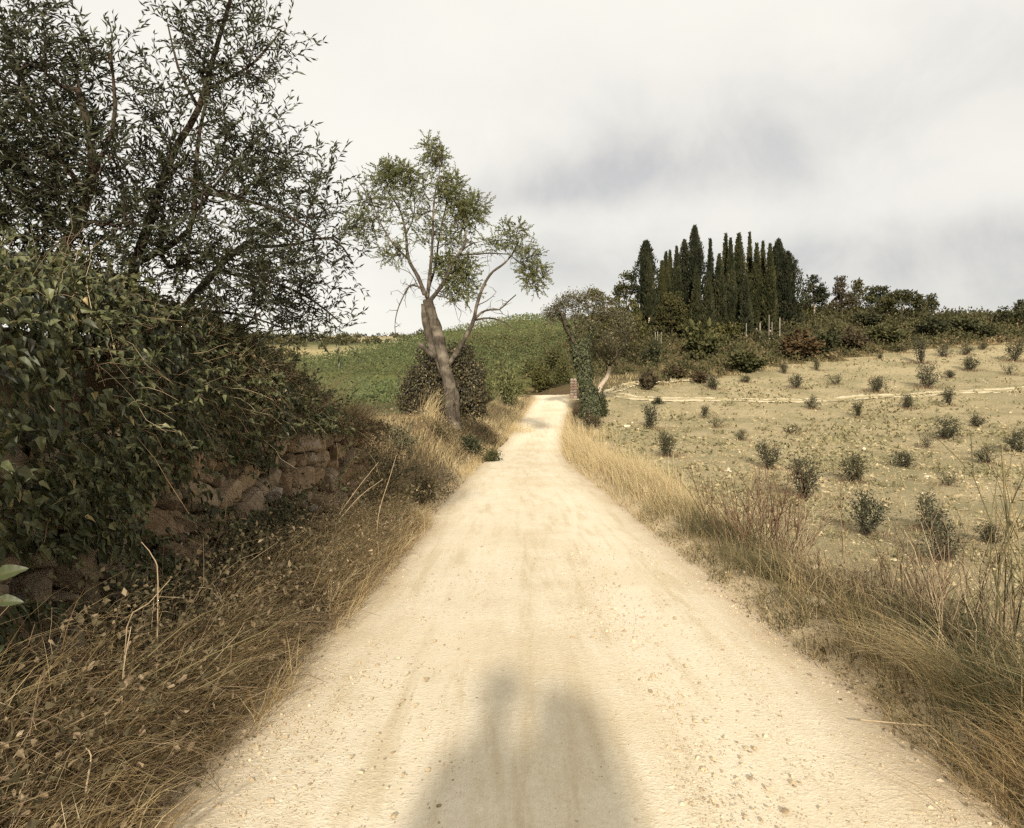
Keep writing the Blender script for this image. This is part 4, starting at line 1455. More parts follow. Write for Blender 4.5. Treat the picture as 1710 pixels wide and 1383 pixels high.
lim([(565, 1050), (590, 985, -.2), (625, 925, -.4), (665, 845, -.5), (683, 765, -.5), (718, 672, -.4), (755, 620), (800, 588, .2), (838, 545, .3), (865, 490, .3)], .17, .05)
dead0 = len(sk.P)
lim([(668, 842, -.5), (700, 805, -.6), (745, 790, -.9), (782, 790, -1.1), (815, 760, -1.2), (856, 724, -1.3)], .085, .03)
lim([(680, 835, -.5), (725, 828, -.2), (775, 835, .1), (825, 862, .3), (862, 890, .4)], .07, .022)
lim([(782, 790, -1.1), (800, 812, -1.2), (822, 822, -1.3)], .03, .01)
lim([(690, 772, -.5), (720, 755, -.8), (745, 738, -.9), (768, 712, -1)], .04, .015)
lim([(455, 712), (425, 690, -.3), (388, 684, -.6), (352, 738, -.9), (325, 810, -1), (318, 880, -1), (325, 918, -1)], .075, .018)
lim([(375, 695, -.7), (362, 735, -.8), (368, 782, -.8)], .03, .012)
lim([(352, 735, -.9), (320, 702, -1), (300, 712, -1)], .02, .008)
lim([(388, 684, -.6), (355, 668, -.7), (352, 680, -.7)], .02, .008)
lim([(425, 650), (380, 625, .4), (335, 605, .7), (298, 592, .8)], .035, .012)
dead1 = len(sk.P)
lim([(458, 730), (425, 655, .1), (378, 565, .3), (366, 455, .4), (342, 355, .4), (292, 272, .3)], .15, .04)
lim([(378, 565, .3), (305, 492, -.2), (252, 402, -.5), (202, 285, -.6), (150, 215, -.6)], .08, .02)
lim([(366, 455, .4), (400, 380, .7), (405, 300, .8), (380, 200, .8)], .05, .02)
lim([(462, 745), (468, 680), (480, 560, -.4), (486, 450, -.5), (490, 330, -.5), (502, 240, -.4), (518, 150, -.4), (490, 70, -.3)], .13, .015)
lim([(475, 750), (525, 685, -.3), (578, 575, -.5), (628, 500, -.4), (630, 445, -.3), (572, 372, -.2)], .16, .04)
lim([(612, 525, -.4), (655, 500, -.8), (705, 486, -1.0)], .07, .025)
lim([(600, 550, -.4), (655, 545, .3), (735, 540, .5), (830, 545, .5)], .07, .03)
lim([(478, 690), (500, 590, .6), (512, 480, .9), (540, 350, 1.0), (570, 260, 1.0)], .09, .02)
lim([(572, 372, -.2), (600, 300, -.2), (640, 330, -.3)], .03, .01)
lim([(845, 565, .3), (880, 590, .2), (920, 602, .1), (955, 640, .1)], .035, .012)
lim([(500, 735), (560, 745, -.6), (590, 775, -.8), (612, 800, -.9)], .05, .015)
lim([(865, 490, .3), (880, 470, .3), (850, 430, .3)], .03, .01)
n_limb = len(sk.P)


def ce(cx, cy, rx, ry, w, dep=None):
    s = AY / F / 2.66
    return (cr(cx, cy), np.array([rx * s, (dep if dep else (rx + ry) / 2 * s), ry * s]), w)


ell = [ce(320, 195, 105, 60, 2.2), ce(240, 320, 110, 100, 1.0), ce(560, 260, 60, 80, 1.7), ce(498, 120, 50, 70, .9), ce(655, 350, 75, 65, 2.0), ce(420, 400, 85, 130, 1.0), ce(585, 600, 100, 62, 2.2), ce(615, 690, 75, 75, 1.6),
       ce(850, 455, 70, 55, 1.0), ce(935, 640, 55, 60, 1.1), ce(570, 440, 100, 70, 1.3), ce(175, 425, 85, 75, .8), ce(400, 250, 60, 60, .8), ce(900, 540, 60, 40, .4), ce(470, 60, 25, 35, .25), ce(760, 500, 50, 30, .5), ce(300, 540, 60, 50, .5)]
tg = cloud(1300, ell)
sk.grow(tg, .007, .25, .07, first=dead1)
gtrunk, glimb, gtw, glf = Geo(), Geo(), Geo(), Geo()
sk.wood(gtrunk, 0, n_trunk, 14, rough=.10, swell=(.35, ab[2], .5))
sk.wood(glimb, n_trunk, n_limb, 8, rough=.12)
sk.wood(gtw, n_limb, len(sk.P), 4)
# bare spurs on the dead limbs
q = np.array(sk.P)[rng.integers(dead0, dead1, 60)]
tubes(gtw, arcs(q, norm(rvec(60) + np.array([0, 0, .2])), rng.uniform(.15, .7, 60), .1, 5, .08), np.broadcast_to(np.linspace(.014, .005, 5), (60, 5)), 4)
q = np.array(sk.P)[rng.integers(dead1, n_limb, 260)]
tubes(gtw, arcs(q, norm(rvec(260) + np.array([0, 0, .5])), rng.uniform(.2, 1.0, 260), .1, 5, .08), np.broadcast_to(np.linspace(.012, .004, 5), (260, 5)), 4)
sprays(glf, gtw, sk.tipP, sk.tipD, 2, .55, .11, .048, up=.25, spread=.9, sag=.2, ang=.7, rw=.005, rlo=.0, rhi=1, tipsd=.9)
O = tuple(ab)
gtrunk.build('trunk', M['bark_almond'], almond, origin=O)
glimb.build('limbs', M['bark_almond'], almond, origin=O)
tag(gtw.build('twigs', M['bark_dark'], almond, origin=O), kind='stuff')
tag(glf.build('crown', M['almond_leaf'], almond, origin=O, smooth=False), kind='stuff')

# dark ivy mound round the foot of the almond tree
im = cr(520, 1255, .6)
im[2] = gz(im[0], im[1]) - .1
mound = empty('ivy_mound', tuple(im))
tag(mound, 'dark bronze and green ivy mound wrapped round the almond tree foot', 'ivy')
g = Geo()
s = AY / F / 2.66
for cx, cy, rx, ry, n, dep, dr in ((430, 1150, 95, 120, 3000, 1.1, -.05), (490, 1060, 80, 130, 2600, 1.0, -.12), (600, 1030, 80, 100, 2000, 1.0, .0), (655, 1130, 75, 130, 2800, 1.1, .0), (570, 1180, 110, 90, 1600, .8, 0), (410, 1210, 60, 60, 900, .9, 0), (690, 1200, 40, 70, 800, .8, 0)):
    u = rvec(n)
    c = cr(cx, cy, 1.0)
    r = rng.uniform(.62, 1.10, (n, 1)) * (1 + (fbm(u[:, 0] * 3 + cx, u[:, 2] * 3 + u[:, 1], 3)[:, None] - .5) * .9)
    q = c + u * np.array([rx * s, dep, ry * s]) * r
    k = q[:, 2] > gz(im[0], im[1]) - .2
    q, uu = q[k], u[k]
    a = norm(rng.normal(size=q.shape) * .5 + np.array([0, 0, -.8]) + uu * .3)
    leaves(g, IVY, q, a, norm(uu + rng.normal(size=q.shape) * .45), .10 * rng.uniform(.6, 1.3, len(q)), .085, np.clip(rng.normal(.45 + dr, .3, len(q)), 0, 1))
q = im + np.array([0, .3, 1.0]) + rvec(260) * np.array([1.7, .9, 1.5])
q = q[q[:, 2] > im[2] + .2]
sprays(g, None, q, norm(q - im - np.array([0, .3, .4])), 1, .6, .11, .08, T=IVY, up=.1, spread=.6, sag=.6, ang=.9, gap=.6, rlo=.3, rhi=1)
m_iv = leaf_mat('bronze_ivy_leaf', [(0, (.016, .013, .008)), (.4, (.045, .036, .017)), (.7, (.085, .070, .030)), (.9, (.15, .115, .055)), (1, (.26, .20, .11))], .5, .12, .35)
tag(g.build('leaves', m_iv, mound, origin=O, smooth=False), kind='stuff')
mound.location = O
g = Geo()
q = np.stack([rng.normal(im[0], .8, 30), rng.normal(im[1] - .3, .4, 30), np.full(30, im[2])], 1)
tubes(g, arcs(q, norm(rvec(30) * .5 + np.array([0, -.2, 1.])), rng.uniform(.6, 2.4, 30), .2, 7, .05), np.broadcast_to(np.linspace(.018, .006, 7), (30, 7)), 4)
tag(g.build('stems', M['bark_dark'], mound, origin=O), kind='stuff')


# ------------------------------------------------------------------ right verge
g1, g2, g3 = Geo(), Geo(), Geo()
P = strip(24000, 2.4, 13, 1.72, 3.4, 1.1)
n = len(P)
off = (P[:, 0] - .27) - 1.72
clp = fbm(P[:, 0] * 3.5, P[:, 1] * 2.5, 73) > .44
P, off = P[clp], off[clp]
n = len(P)
pt = fbm(P[:, 0] * 1.4, P[:, 1] * .9, 71)
gold = np.clip((pt - .40) * 3.2, 0, 1)
hh = rng.uniform(.10, .36, n) * (.35 + np.clip(off / .45, 0, 1) * .85)
k = rng.random(n) < .50
blades(g1, P[k], hh[k], rng.uniform(.25, 1.6, k.sum()), rng.normal(2.6, 1.7, k.sum()), .0030, np.clip(rng.normal(.48, .26, k.sum()) + gold[k] * .25, 0, 1))
k = ~k & (rng.random(n) < .25 + .6 * gold)
blades(g2, P[k], hh[k] * 1.15, rng.uniform(.25, 1.7, k.sum()), rng.normal(2.7, 1.6, k.sum()), .0024, np.clip(rng.normal(.42, .26, k.sum()), 0, 1))
P = strip(1800, 2.4, 14, 1.8, 3.0)
leafy_mass(g3, P, .10 * np.ones(len(P)), .028, .020, .15, 1)
P = strip(2200, 2.4, 40, 1.68, 2.0)
leafy_mass(g3, P, .05 * np.ones(len(P)), .03, .018, .5, 1)
P = strip(46000, 11, 70, 1.70, 6.2, .85)
n = len(P)
off = np.abs(P[:, 0] - np.interp(P[:, 1], RP[:200, 1], RP[:200, 0])) - 1.66
gold = np.clip(fbm(P[:, 0] * .9, P[:, 1] * .3, 75) * 1.5 - .25 + .5 * np.exp(-((off - 1.4) / 1.0) ** 2), 0, 1)
kp = rng.random(n) < (.25 + .75 * gold) * np.clip(1.25 - off / 4.2, .05, 1)
P, gold, off = P[kp], gold[kp], off[kp]
n = len(P)
sc = np.clip(P[:, 1] / 13, 1, 3.6)
tall = .28 + .85 * np.exp(-((off - 1.3) / .95) ** 2) * sstep(11.5, 17, P[:, 1])
hh = rng.uniform(.5, 1.1, n) * tall * np.where(off < .3, .6, 1)
k = rng.random(n) < .78
blades(g2, P[k], hh[k], rng.uniform(.15, .9, k.sum()), rng.normal(2.9, 1.0, k.sum()), .0028 * sc[k], np.clip(rng.normal(.66, .22, k.sum()), 0, 1))
blades(g1, P[~k], hh[~k] * .6, rng.uniform(.3, 1.2, (~k).sum()), rng.normal(2.7, 1.2, (~k).sum()), .003 * sc[~k], np.clip(rng.normal(.5, .25, (~k).sum()), 0, 1))
tag(g1.build('rough_grass', M['greengrass']), 'rough greenish brown grass along the right verge', 'rough grass', None, 'stuff')
tag(g2.build('golden_grass', M['straw']), 'golden dry grass along the right verge of the road', 'dry grass', None, 'stuff')
tag(g3.build('verge_weeds', M['undergrowth'], smooth=False), 'small dusty weeds and litter along the right verge', 'weeds', None, 'stuff')


def ptuft(label, px, py, Y, n, h, lean, az, azs, wd, mat, rad, **kw):
    X = (px - CX) / F * Y
    return tuft(label, X, Y, n, h, lean, az, azs, wd, mat, rad, **kw)


GT = 'grass clumps on the right verge'
ptuft('tall golden grass clump on the right verge before the red brown shrub', 1140, 0, 15.0, 420, 1.0, .45, 2.6, .7, .0042, M['straw'], .30, rlo=.35, group=GT)
ptuft('pale golden grass clump on the verge behind the tallest clump', 1095, 0, 19.0, 420, 1.05, .4, 2.7, .8, .005, M['straw'], .40, rlo=.45, group=GT)
ptuft('deep yellow grass clump halfway along the right verge', 1050, 0, 25.0, 420, 1.0, .4, 2.7, .9, .0065, M['straw'], .5, rlo=.4, group=GT)
ptuft('far golden grass clump where the road narrows', 985, 0, 35.0, 420, 1.0, .4, 2.7, .9, .009, M['straw'], .6, rlo=.5, group=GT)
ptuft('golden grass clump nearest the ivy covered trunk', 985, 0, 47.0, 360, .9, .4, 2.7, .9, .012, M['straw'], .7, rlo=.45, group=GT)
ptuft('straw tuft combed over towards the road at the lower right', 1590, 0, 4.05, 230, .50, 1.25, 2.75, .45, .0020, M['straw'], .07, rlo=.25, rhi=.95, group=GT)
ptuft('dark green grass tuft at the bottom right edge', 1690, 0, 3.6, 420, .55, .9, 2.6, .9, .0022, M['greengrass'], .16, rhi=.55, group=GT)
ptuft('olive green grass tuft behind the combed straw tuft', 1610, 0, 4.7, 420, .45, .9, 2.4, 1.1, .0024, M['greengrass'], .18, rhi=.6, group=GT)
ptuft('dry brownish grass tuft in the bottom right corner', 1715, 0, 3.15, 260, .4, 1.3, 2.8, .8, .002, M['straw'], .14, rhi=.55, group=GT)
ptuft('low grey green tuft beside the road below the red brown shrub', 1290, 0, 7.6, 320, .34, .9, 2.6, 1.0, .0028, M['greengrass'], .2, rlo=.2, rhi=.8, group=GT)
ptuft('green grass tuft beside the road left of the red brown shrub', 1200, 0, 9.8, 320, .36, .9, 2.6, 1.0, .003, M['greengrass'], .2, rlo=.1, rhi=.7, group=GT)
ptuft('tangled brown grass between the verge and field at the right edge', 1600, 0, 6.0, 520, .75, .6, 1.8, 1.2, .0026, M['drystem'], .34, rlo=.2, rhi=.95, group=GT)
ptuft('rusty brown grass standing behind the dark twigs', 1540, 0, 6.6, 380, .6, .6, 2.0, 1.2, .0026, M['drystem'], .3, rlo=.3, rhi=1, group=GT)


g = Geo()
P = strip(2600, 2.9, 8.5, 2.25, 4.3)
P = P[rng.random(len(P)) < np.clip((fbm(P[:, 0] * 1.6, P[:, 1] * 1.3, 77) - .38) * 5, 0, 1)]
n = len(P)
d = norm(np.stack([rng.normal(-.25, .4, n), rng.normal(0, .4, n), np.ones(n)], 1))
tubes(g, arcs(P, d, rng.uniform(.2, .62, n), rng.uniform(0, .4, n), 6, .03), np.broadcast_to(np.linspace(.0028, .0010, 6), (n, 6)), 3, np.clip(rng.normal(.45, .25, n), 0, 1))
tag(g.build('dry_stalks', M['drystem']), 'brown dead stalks standing in the grass at the lower right', 'dry stalks', None, 'stuff')
g = Geo()
P = strip(6500, 2.6, 9, 2.2, 3.9)
leafy_mass(g, P, .26 * (.4 + fbm(P[:, 0] * 2, P[:, 1] * 2, 79)), .032, .014, 0, .7)
tag(g.build('dark_weeds', M['undergrowth'], smooth=False), 'dark low weeds under the grass at the lower right', 'weeds', None, 'stuff')


def twig_bush(label, px, py, Y, n, h, spread, mat, r, cat='shrub', kids=4, lean=0.0, foot=.08, X=None):
    """a bare shrub: upright stems that fork"""
    X = (px - CX) / F * Y if X is None else X
    z = gz(X, Y)
    e = empty('bare_shrub', (X, Y, z))
    tag(e, label, cat)
    g = Geo()
    o = np.stack([X + rng.normal(0, foot, n), Y + rng.normal(0, foot, n), np.full(n, z - .02)], 1)
    d = norm(np.stack([rng.normal(lean, spread, n), rng.normal(0, spread, n), np.ones(n)], 1))
    A = arcs(o, d, h * rng.uniform(.5, 1.1, n), -.03, 7, .025)
    tubes(g, A, np.broadcast_to(np.linspace(r, r * .4, 7), (n, 7)), 4, rng.uniform(0, 1, n))
    for lv in range(kids):
        k = rng.integers(0, n, n * 2)
        j = rng.integers(2, 6, n * 2)
        d2 = norm(norm(A[k, j] - A[k, j - 1]) + rvec(n * 2) * .55)
        B = arcs(A[k, j], d2, h * rng.uniform(.12, .38, n * 2), -.02, 5, .03)
        tubes(g, B, np.broadcast_to(np.linspace(r * .5, r * .22, 5), (n * 2, 5)), 3, rng.uniform(0, 1, n * 2))
    tag(g.build('stems', M[mat], e, origin=(X, Y, z)), kind='stuff')
    return e


twig_bush('red brown leafless shrub with many upright stems on the right verge', 1275, 950, 9.0, 60, 1.0, .25, 'redstem', .0052, foot=.24)
twig_bush('darker forked bare shrub leaning right beside the red brown one', 1320, 960, 8.4, 9, .95, .26, 'drystem', .006, lean=.35, foot=.05)
twig_bush('thin bare twig sprouting beside the ditch', 1372, 980, 7.4, 4, .55, .12, 'redstem', .0045, kids=2, foot=.03)
twig_bush('tall dark green fennel stalks at the right edge', 1690, 1100, 4.3, 10, 1.35, .10, 'greengrass', .006, kids=2, foot=.06)
twig_bush('brown bare weed stalks left of the tall green stalks', 1620, 1060, 4.6, 26, .85, .22, 'drystem', .0042, kids=2, foot=.12)
twig_bush('reddish stalks on the verge behind the straw tuft', 1530, 980, 5.6, 26, .75, .24, 'redstem', .0038, kids=2, foot=.14)
for lab, pix, r0, mt, rnd in (
        ('long straw stem arching from the ditch to the right edge', [((1365, 992, 6.6), (1440, 1040, 5.6), (1520, 1095, 4.9), (1570, 1150, 4.5))], .004, 'drystem', .95),
        ('green stem lying from the straw tuft towards the bottom right corner', [((1500, 1105, 4.6), (1560, 1150, 4.2), (1650, 1200, 3.8), (1710, 1215, 3.6))], .0045, 'greengrass', .7),
        ('pale stick pointing at the road in the lower right weeds', [((1437, 1202, 3.85), (1500, 1208, 3.8), (1580, 1215, 3.75), (1660, 1228, 3.6))], .005, 'drystem', .9),
        ('tall straw stem standing above the rusty grass', [((1580, 1030, 5.2), (1565, 960, 5.3), (1548, 905, 5.4), (1538, 872, 5.4))], .005, 'drystem', 1.0),
        ('second tall straw stem leaning left above the rusty grass', [((1560, 1080, 5.0), (1535, 1010, 5.1), (1508, 950, 5.2), (1500, 920, 5.2))], .0035, 'drystem', .9),
        ('slanting green stems above the bottom right grass', [((1710, 1205, 3.9), (1620, 1130, 4.2), (1560, 1070, 4.5), (1500, 990, 4.8)), ((1700, 1215, 3.8), (1600, 1150, 4.1), (1520, 1090, 4.4))], .004, 'greengrass', .6)):
    stalk_bundle(lab, pix, r0, mat=mt, rnd=rnd)


# ------------------------------------------------------------------ loose stones: road gravel and field clods
g = Geo()
P = strip(16000, 2.3, 10, -1.75, 1.95)
lat = np.abs(P[:, 0] - .27)
dens = .12 + .5 * np.exp(-((P[:, 0] - .75) / .28) ** 2) + .75 * np.clip((lat - 1.15) / .4, 0, 1) * np.where(P[:, 0] > 0, 1, .45)
kp = rng.random(len(P)) < dens * (.3 + 1.2 * fbm(P[:, 0] * 2.2, P[:, 1] * .8, 81))
P = P[kp]
u = np.abs(P[:, 0] - .27) / 2.05
P[:, 2] = cub(P[:, 1], _zy) + 0.035 * (1 - u ** 2) - .03 * u ** 4 - .002
P[:, 2] = np.maximum(P[:, 2], ground(P[:, 0], P[:, 1]))
rocks(g, P, np.minimum(.004 + rng.exponential(.0032, len(P)), .017), np.clip(rng.normal(.5, .25, len(P)), 0, 1), T=ICO0)
P = strip(30000, 2.3, 7.5, -1.85, 2.0)
lat = np.abs(P[:, 0] - .27)
dens = .10 + .55 * np.exp(-((P[:, 0] - .75) / .30) ** 2) + .75 * np.clip((lat - 1.0) / .5, 0, 1)
P = P[rng.random(len(P)) < dens * (.3 + 1.2 * fbm(P[:, 0] * 2.2, P[:, 1] * .8, 82))]
u = np.abs(P[:, 0] - .27) / 2.05
P[:, 2] = np.maximum(cub(P[:, 1], _zy) + 0.035 * (1 - u ** 2) - .03 * u ** 4, ground(P[:, 0], P[:, 1]))
rocks(g, P, rng.uniform(.002, .0055, len(P)), np.clip(rng.normal(.45, .28, len(P)), 0, 1))
tag(g.build('gravel', M['gravel'], smooth=False), 'loose limestone gravel scattered on the road', 'gravel', None, 'stuff')

g = Geo()


def field_pts(n, y0, y1):
    y = y0 * (y1 / y0) ** rng.uniform(0, 1, n)
    x = rng.uniform(1.0, 2.0, n) + rng.uniform(0, 1, n) * (.80 * y + 3)
    d, k = road_dist(x, y)
    ok = (d > RW[k] + 1.5) & (y < scrub_edge(x) + 1) & (x < .80 * y + 4)
    x, y = x[ok], y[ok]
    return np.stack([x, y, ground(x, y)], 1)


P = field_pts(56000, 4.5, 105)
cl = fbm(P[:, 0] * .6, P[:, 1] * .35, 83)
kp = rng.random(len(P)) < np.clip((cl - .32) * 3.5, .15, 1)
P = P[kp]
sz = np.minimum(.011 + rng.exponential(.012, len(P)), .08) * np.clip(P[:, 1] / 14, .8, 2.4)
rocks(g, P, sz, np.clip(rng.normal(.45, .24, len(P)) + (rng.random(len(P)) < .006) * .5, 0, 1), flat=.6)
tag(g.build('field_clods', M['clod'], smooth=False), 'pale clods and stones strewn over the dry field', 'clods', None, 'stuff')
g, gw = Geo(), Geo()
P = field_pts(30000, 5, 105)
cl = fbm(P[:, 0] * .25, P[:, 1] * .16, 87)
P = P[rng.random(len(P)) < np.clip((cl - .40) * 4, .06, 1)]
n = len(P)
s = np.clip(P[:, 1] / 14, 1, 3.4)
leaves(g, CLUMP, P + np.array([0, 0, .015]), norm(rvec(n) * np.array([1, 1, .2]) + np.array([0, 0, .35])), norm(rvec(n) * .5 + np.array([0, -.3, 1])), .10 * s * rng.uniform(.5, 1.3, n), .06 * s, np.clip(rng.normal(.5, .25, n), 0, 1))
P = field_pts(15000, 4.5, 100)
n = len(P)
blades(gw, P, rng.uniform(.05, .18, n) * np.clip(P[:, 1] / 12, 1, 2.2), rng.uniform(.3, 1.4, n), rng.uniform(0, 6.28, n), .004 * np.clip(P[:, 1] / 10, 1, 5), np.clip(rng.normal(.45, .2, n), 0, 1), m=3)
mw = leaf_mat('field_weed', [(0, (.14, .125, .06)), (.5, (.24, .21, .11)), (1, (.36, .31, .18))], .85, .15, .1)
P = field_pts(420, 7, 100)
n = len(P)
k = np.repeat(np.arange(n), 26)
hk = (rng.uniform(.06, .24, n) * np.clip(P[:, 1] / 25, 1, 1.6))[k]
u = rvec(len(k))
u[:, 2] = np.abs(u[:, 2])
leaves(g, CLUMP, P[k] + u * np.stack([hk * 1.3, hk * 1.3, hk], 1) * rng.uniform(.3, 1, (len(k), 1)), norm(u + rvec(len(k)) * .6), norm(u + rvec(len(k)) * .6), hk * .45, hk * .25, np.clip(rng.normal(.25, .2, len(k)) - .1, 0, 1))
tag(g.build('field_weeds', mw, smooth=False), 'sparse grey green weeds among the field clods', 'weeds', None, 'stuff')
tag(gw.build('field_stubble', M['straw']), 'short dry stubble on the stony field', 'stubble', None, 'stuff')
for lab, px, py, s in (('large white stone lying in the field beyond the ditch', 1363, 950, .13), ('small white stone at the ditch edge', 1362, 1008, .07), ('pale flat stone in the field below the young olives', 1550, 797, .13), ('white stone at the left edge of the field by the grass', 1047, 712, .2), ('white rock among the scrub on the hill', 1287, 566, .35)):
    p = on_ground(px, py, 4)
    V, T = ICO1
    q = np.sign(V) * np.abs(V) ** .7 * np.array([1.3, .8, .5]) * (1 + rng.uniform(-.18, .18, (len(V), 1)))
    g = Geo()
    g.add(q * s, T=T, rnd=1.0)
    tag(g.build('field_stone', M['clod'], loc=tuple(p), smooth=False), lab, 'stone', 'single pale stones')

# ------------------------------------------------------------------ young olive trees planted across the field
YO = []
for i, (w_, h_, ns_, nl_) in enumerate(((1.0, 1.05, 14, 1000), (.85, 1.15, 12, 850), (1.15, .95, 15, 1050), (.7, 1.2, 10, 650), (1.1, .85, 8, 340), (.8, 1.1, 11, 900))):
    st, fo = shrub_mesh('young_olive', w_, h_, ns_, nl_, .085, .028, M['youngolive'], M['bark_dark'], flat=.75, open_=.22)
    gq = Geo()
    n = 260
    o = np.stack([rng.normal(0, .33, n) - .1, rng.normal(0, .28, n), np.full(n, -.05)], 1)
    blades(gq, o, rng.uniform(.08, .28, n), rng.uniform(.3, 1.3, n), rng.uniform(0, 6.28, n), .007, np.clip(rng.normal(.4, .25, n), 0, 1), m=3)
    YO.append((st, fo, gq.mesh('dry_weeds', M['drystem'])))
OL = [  # label, foot column, foot row, height in rows, width in rows, variant
    ('young olive just above the track, left of two bushier ones', 1331, 649, 27, 26, 0), ('small twiggy olive above the track, third from its left end', 1396, 643, 20, 28, 4), ('dark dense young olive above the track where it starts to rise', 1466, 655, 29, 34, 0),
    ('largest rounded young olive above the track', 1549, 647, 36, 40, 2), ('small round olive right of the largest one above the track', 1585, 631, 16, 18, 5), ('dark young olive above the track near the right edge', 1619, 619, 26, 30, 0),
    ('young olive near the top of the field, left of a dark round one', 1577, 596, 20, 24, 2), ('tall thin young olive near the top of the field', 1539, 607, 42, 24, 3), ('pale young olive touching the scrub at the top of the field', 1507, 589, 16, 18, 5),
    ('tiny olive sapling in the bare upper field', 1468, 599, 10, 12, 5), ('low dark olive at the top of the field by the scrub', 1612, 592, 18, 24, 2), ('tall pale young olive at the top right edge of the field', 1695, 603, 36, 32, 1),
    ('spreading low olive below the tall pale one at the right edge', 1687, 626, 19, 28, 4), ('tiny dark olive at the very top of the field', 1644, 583, 13, 16, 5), ('grey young olive at the foot of the scrub below the cypresses', 1310, 624, 20, 18, 1),
    ('thin young olive at the foot of the scrub right of the cypresses', 1363, 619, 19, 14, 3), ('dark round olive just below the track', 1358, 683, 20, 24, 2), ('pale leaning olive below the track with a straggly top', 1434, 697, 28, 22, 1),
    ('young olive on a visible crooked stem just below the track', 1515, 682, 26, 26, 0), ('upright olive standing over the rising track', 1585, 677, 32, 22, 1), ('round dark olive below the track towards the right edge', 1630, 713, 22, 28, 0),
    ('wide twin crowned olive below the track at the right', 1580, 733, 33, 48, 2), ('small twiggy olive left of and below the wide twin crowned one', 1547, 748, 24, 28, 4), ('dark compact olive in the middle of the field', 1510, 781, 36, 34, 5),
    ('bushy olive in the middle of the field left of the compact one', 1428, 806, 54, 50, 0), ('largest many stemmed olive nearest the golden grass', 1340, 834, 76, 60, 1), ('pale twiggy olive left of the largest many stemmed one', 1283, 783, 48, 44, 1),
    ('straggling sapling with few leaves in the open field', 1322, 724, 19, 34, 4), ('low pale olive towards the right edge of the field', 1648, 773, 26, 36, 2), ('sprawling low olive in the field right of the bushy one', 1585, 811, 23, 34, 4),
    ('olive cut by the right edge level with the compact one', 1702, 755, 34, 44, 2), ('near olive with a rounded crown in front of the bushy one', 1445, 893, 80, 66, 0), ('near dark olive half hidden by weeds at the right', 1548, 885, 56, 52, 2),
    ('nearest dark olive bush behind the rusty grass', 1573, 938, 66, 66, 2), ('small near olive beside the tall stalks at the right', 1647, 908, 44, 42, 5), ('leaning olive beside the far end of the golden grass', 1084, 716, 44, 34, 1),
    ('olive half hidden behind the tall golden grass', 1112, 762, 44, 44, 0), ('small olive in the field just below the left end of the track', 1176, 697, 21, 20, 1), ('thin pale sapling below the left end of the track', 1196, 713, 19, 24, 4),
    ('low dark sapling in the bare left part of the field', 1239, 735, 16, 22, 2), ('round grey olive above the left end of the track', 1190, 650, 27, 30, 0), ('small dark olive above the track beside the brown scrub', 1246, 639, 15, 18, 5)]
for i, (lab, px, py, hp, wp, v) in enumerate(OL):
    p = on_ground(px, py, 5)
    s = p[1] / F
    e = empty('young_olive', tuple(p), rng.uniform(0, 6.28))
    tag(e, lab, 'olive sapling', 'young olive trees in the field')
    w_, h_ = ((1.0, 1.05), (.85, 1.15), (1.15, .95), (.7, 1.2), (1.1, .85), (.8, 1.1))[v]
    e.scale = (wp * s / w_ * 1.3, wp * s / w_ * 1.3, hp * s / h_ * 1.12)
    link('stems', YO[v][0], e)
    tag(link('foliage', YO[v][1], e), kind='stuff')
    tag(link('dry_weeds', YO[v][2], e), kind='stuff')


# ------------------------------------------------------------------ vineyard, scrub hill and far woods
g, gp = Geo(), Geo()
vx, vy = [], []
for r0 in np.arange(30, 172, 2.1):
    x = np.arange(-62, 22, .17)
    vx.append(x + rng.normal(0, .1, len(x)))
    vy.append(r0 + .22 * x + rng.normal(0, .22, len(x)) + 1.2 * np.sin(x * .08 + r0 * .1))
vx, vy = np.concatenate(vx), np.concatenate(vy)
d, k = road_dist(vx, vy)
ok = (np.abs(d) > 5) & ((vy > 47.5) | (vy > 32) & (d < -8.5)) & (vy < 168) & (vx > -.45 * vy) & (vx < np.where(vy > 95, .11 * vy + (vy - 95) * .02, -1.5)) & ((vy > 112) | (vx < 1 + (vy - 90) * .2))
ok &= rng.random(len(vx)) < .93
vx, vy = vx[ok], vy[ok]
vz = ground(vx, vy)
for rep in range(3):
    n = len(vx)
    q = np.stack([vx + rng.normal(0, .12, n), vy + rng.normal(0, .26, n), vz + rng.uniform(.25, 1.35, n)], 1)
    hue = fbm(vx * .07, vy * .07, 91) * .5 + rng.normal(.22, .18, n) + .22 * sstep(95, 150, vy)
    leaves(g, CLUMP, q, norm(rvec(n) + np.array([0, -.1, .2])), norm(rvec(n) * .6 + np.array([0, -.6, .8])), .27 * rng.uniform(.6, 1.4, n), .23 * rng.uniform(.6, 1.3, n), np.clip(hue, 0, 1))
tag(g.build('vine_foliage', M['vine'], smooth=False), 'green vine rows covering the slope behind the almond tree', 'vineyard', None, 'stuff')


def mass_bushes(g, x, y, h, nl, leaf, hue, sq=.8):
    """many low bushes: leaf clumps spread over domes"""
    n = len(x)
    z = ground(x, y)
    k = np.repeat(np.arange(n), nl)
    u = rvec(len(k))
    u[:, 2] = np.abs(u[:, 2])
    hk = h[k]
    q = np.stack([x[k], y[k], z[k]], 1) + u * np.stack([hk * sq, hk * sq, hk], 1) * rng.uniform(.55, 1.05, (len(k), 1)) * (1 + .35 * (rng.random((len(k), 1)) - .5))
    r = np.clip(hue[k] + rng.normal(0, .13, len(k)), 0, 1)
    lf = leaf[k] if np.ndim(leaf) else leaf
    leaves(g, CLUMP, q, norm(u * .8 + rvec(len(k)) * .8 + np.array([0, 0, .3])), norm(u + rvec(len(k)) * .5), lf * rng.uniform(.6, 1.4, len(k)), lf * .75, r)


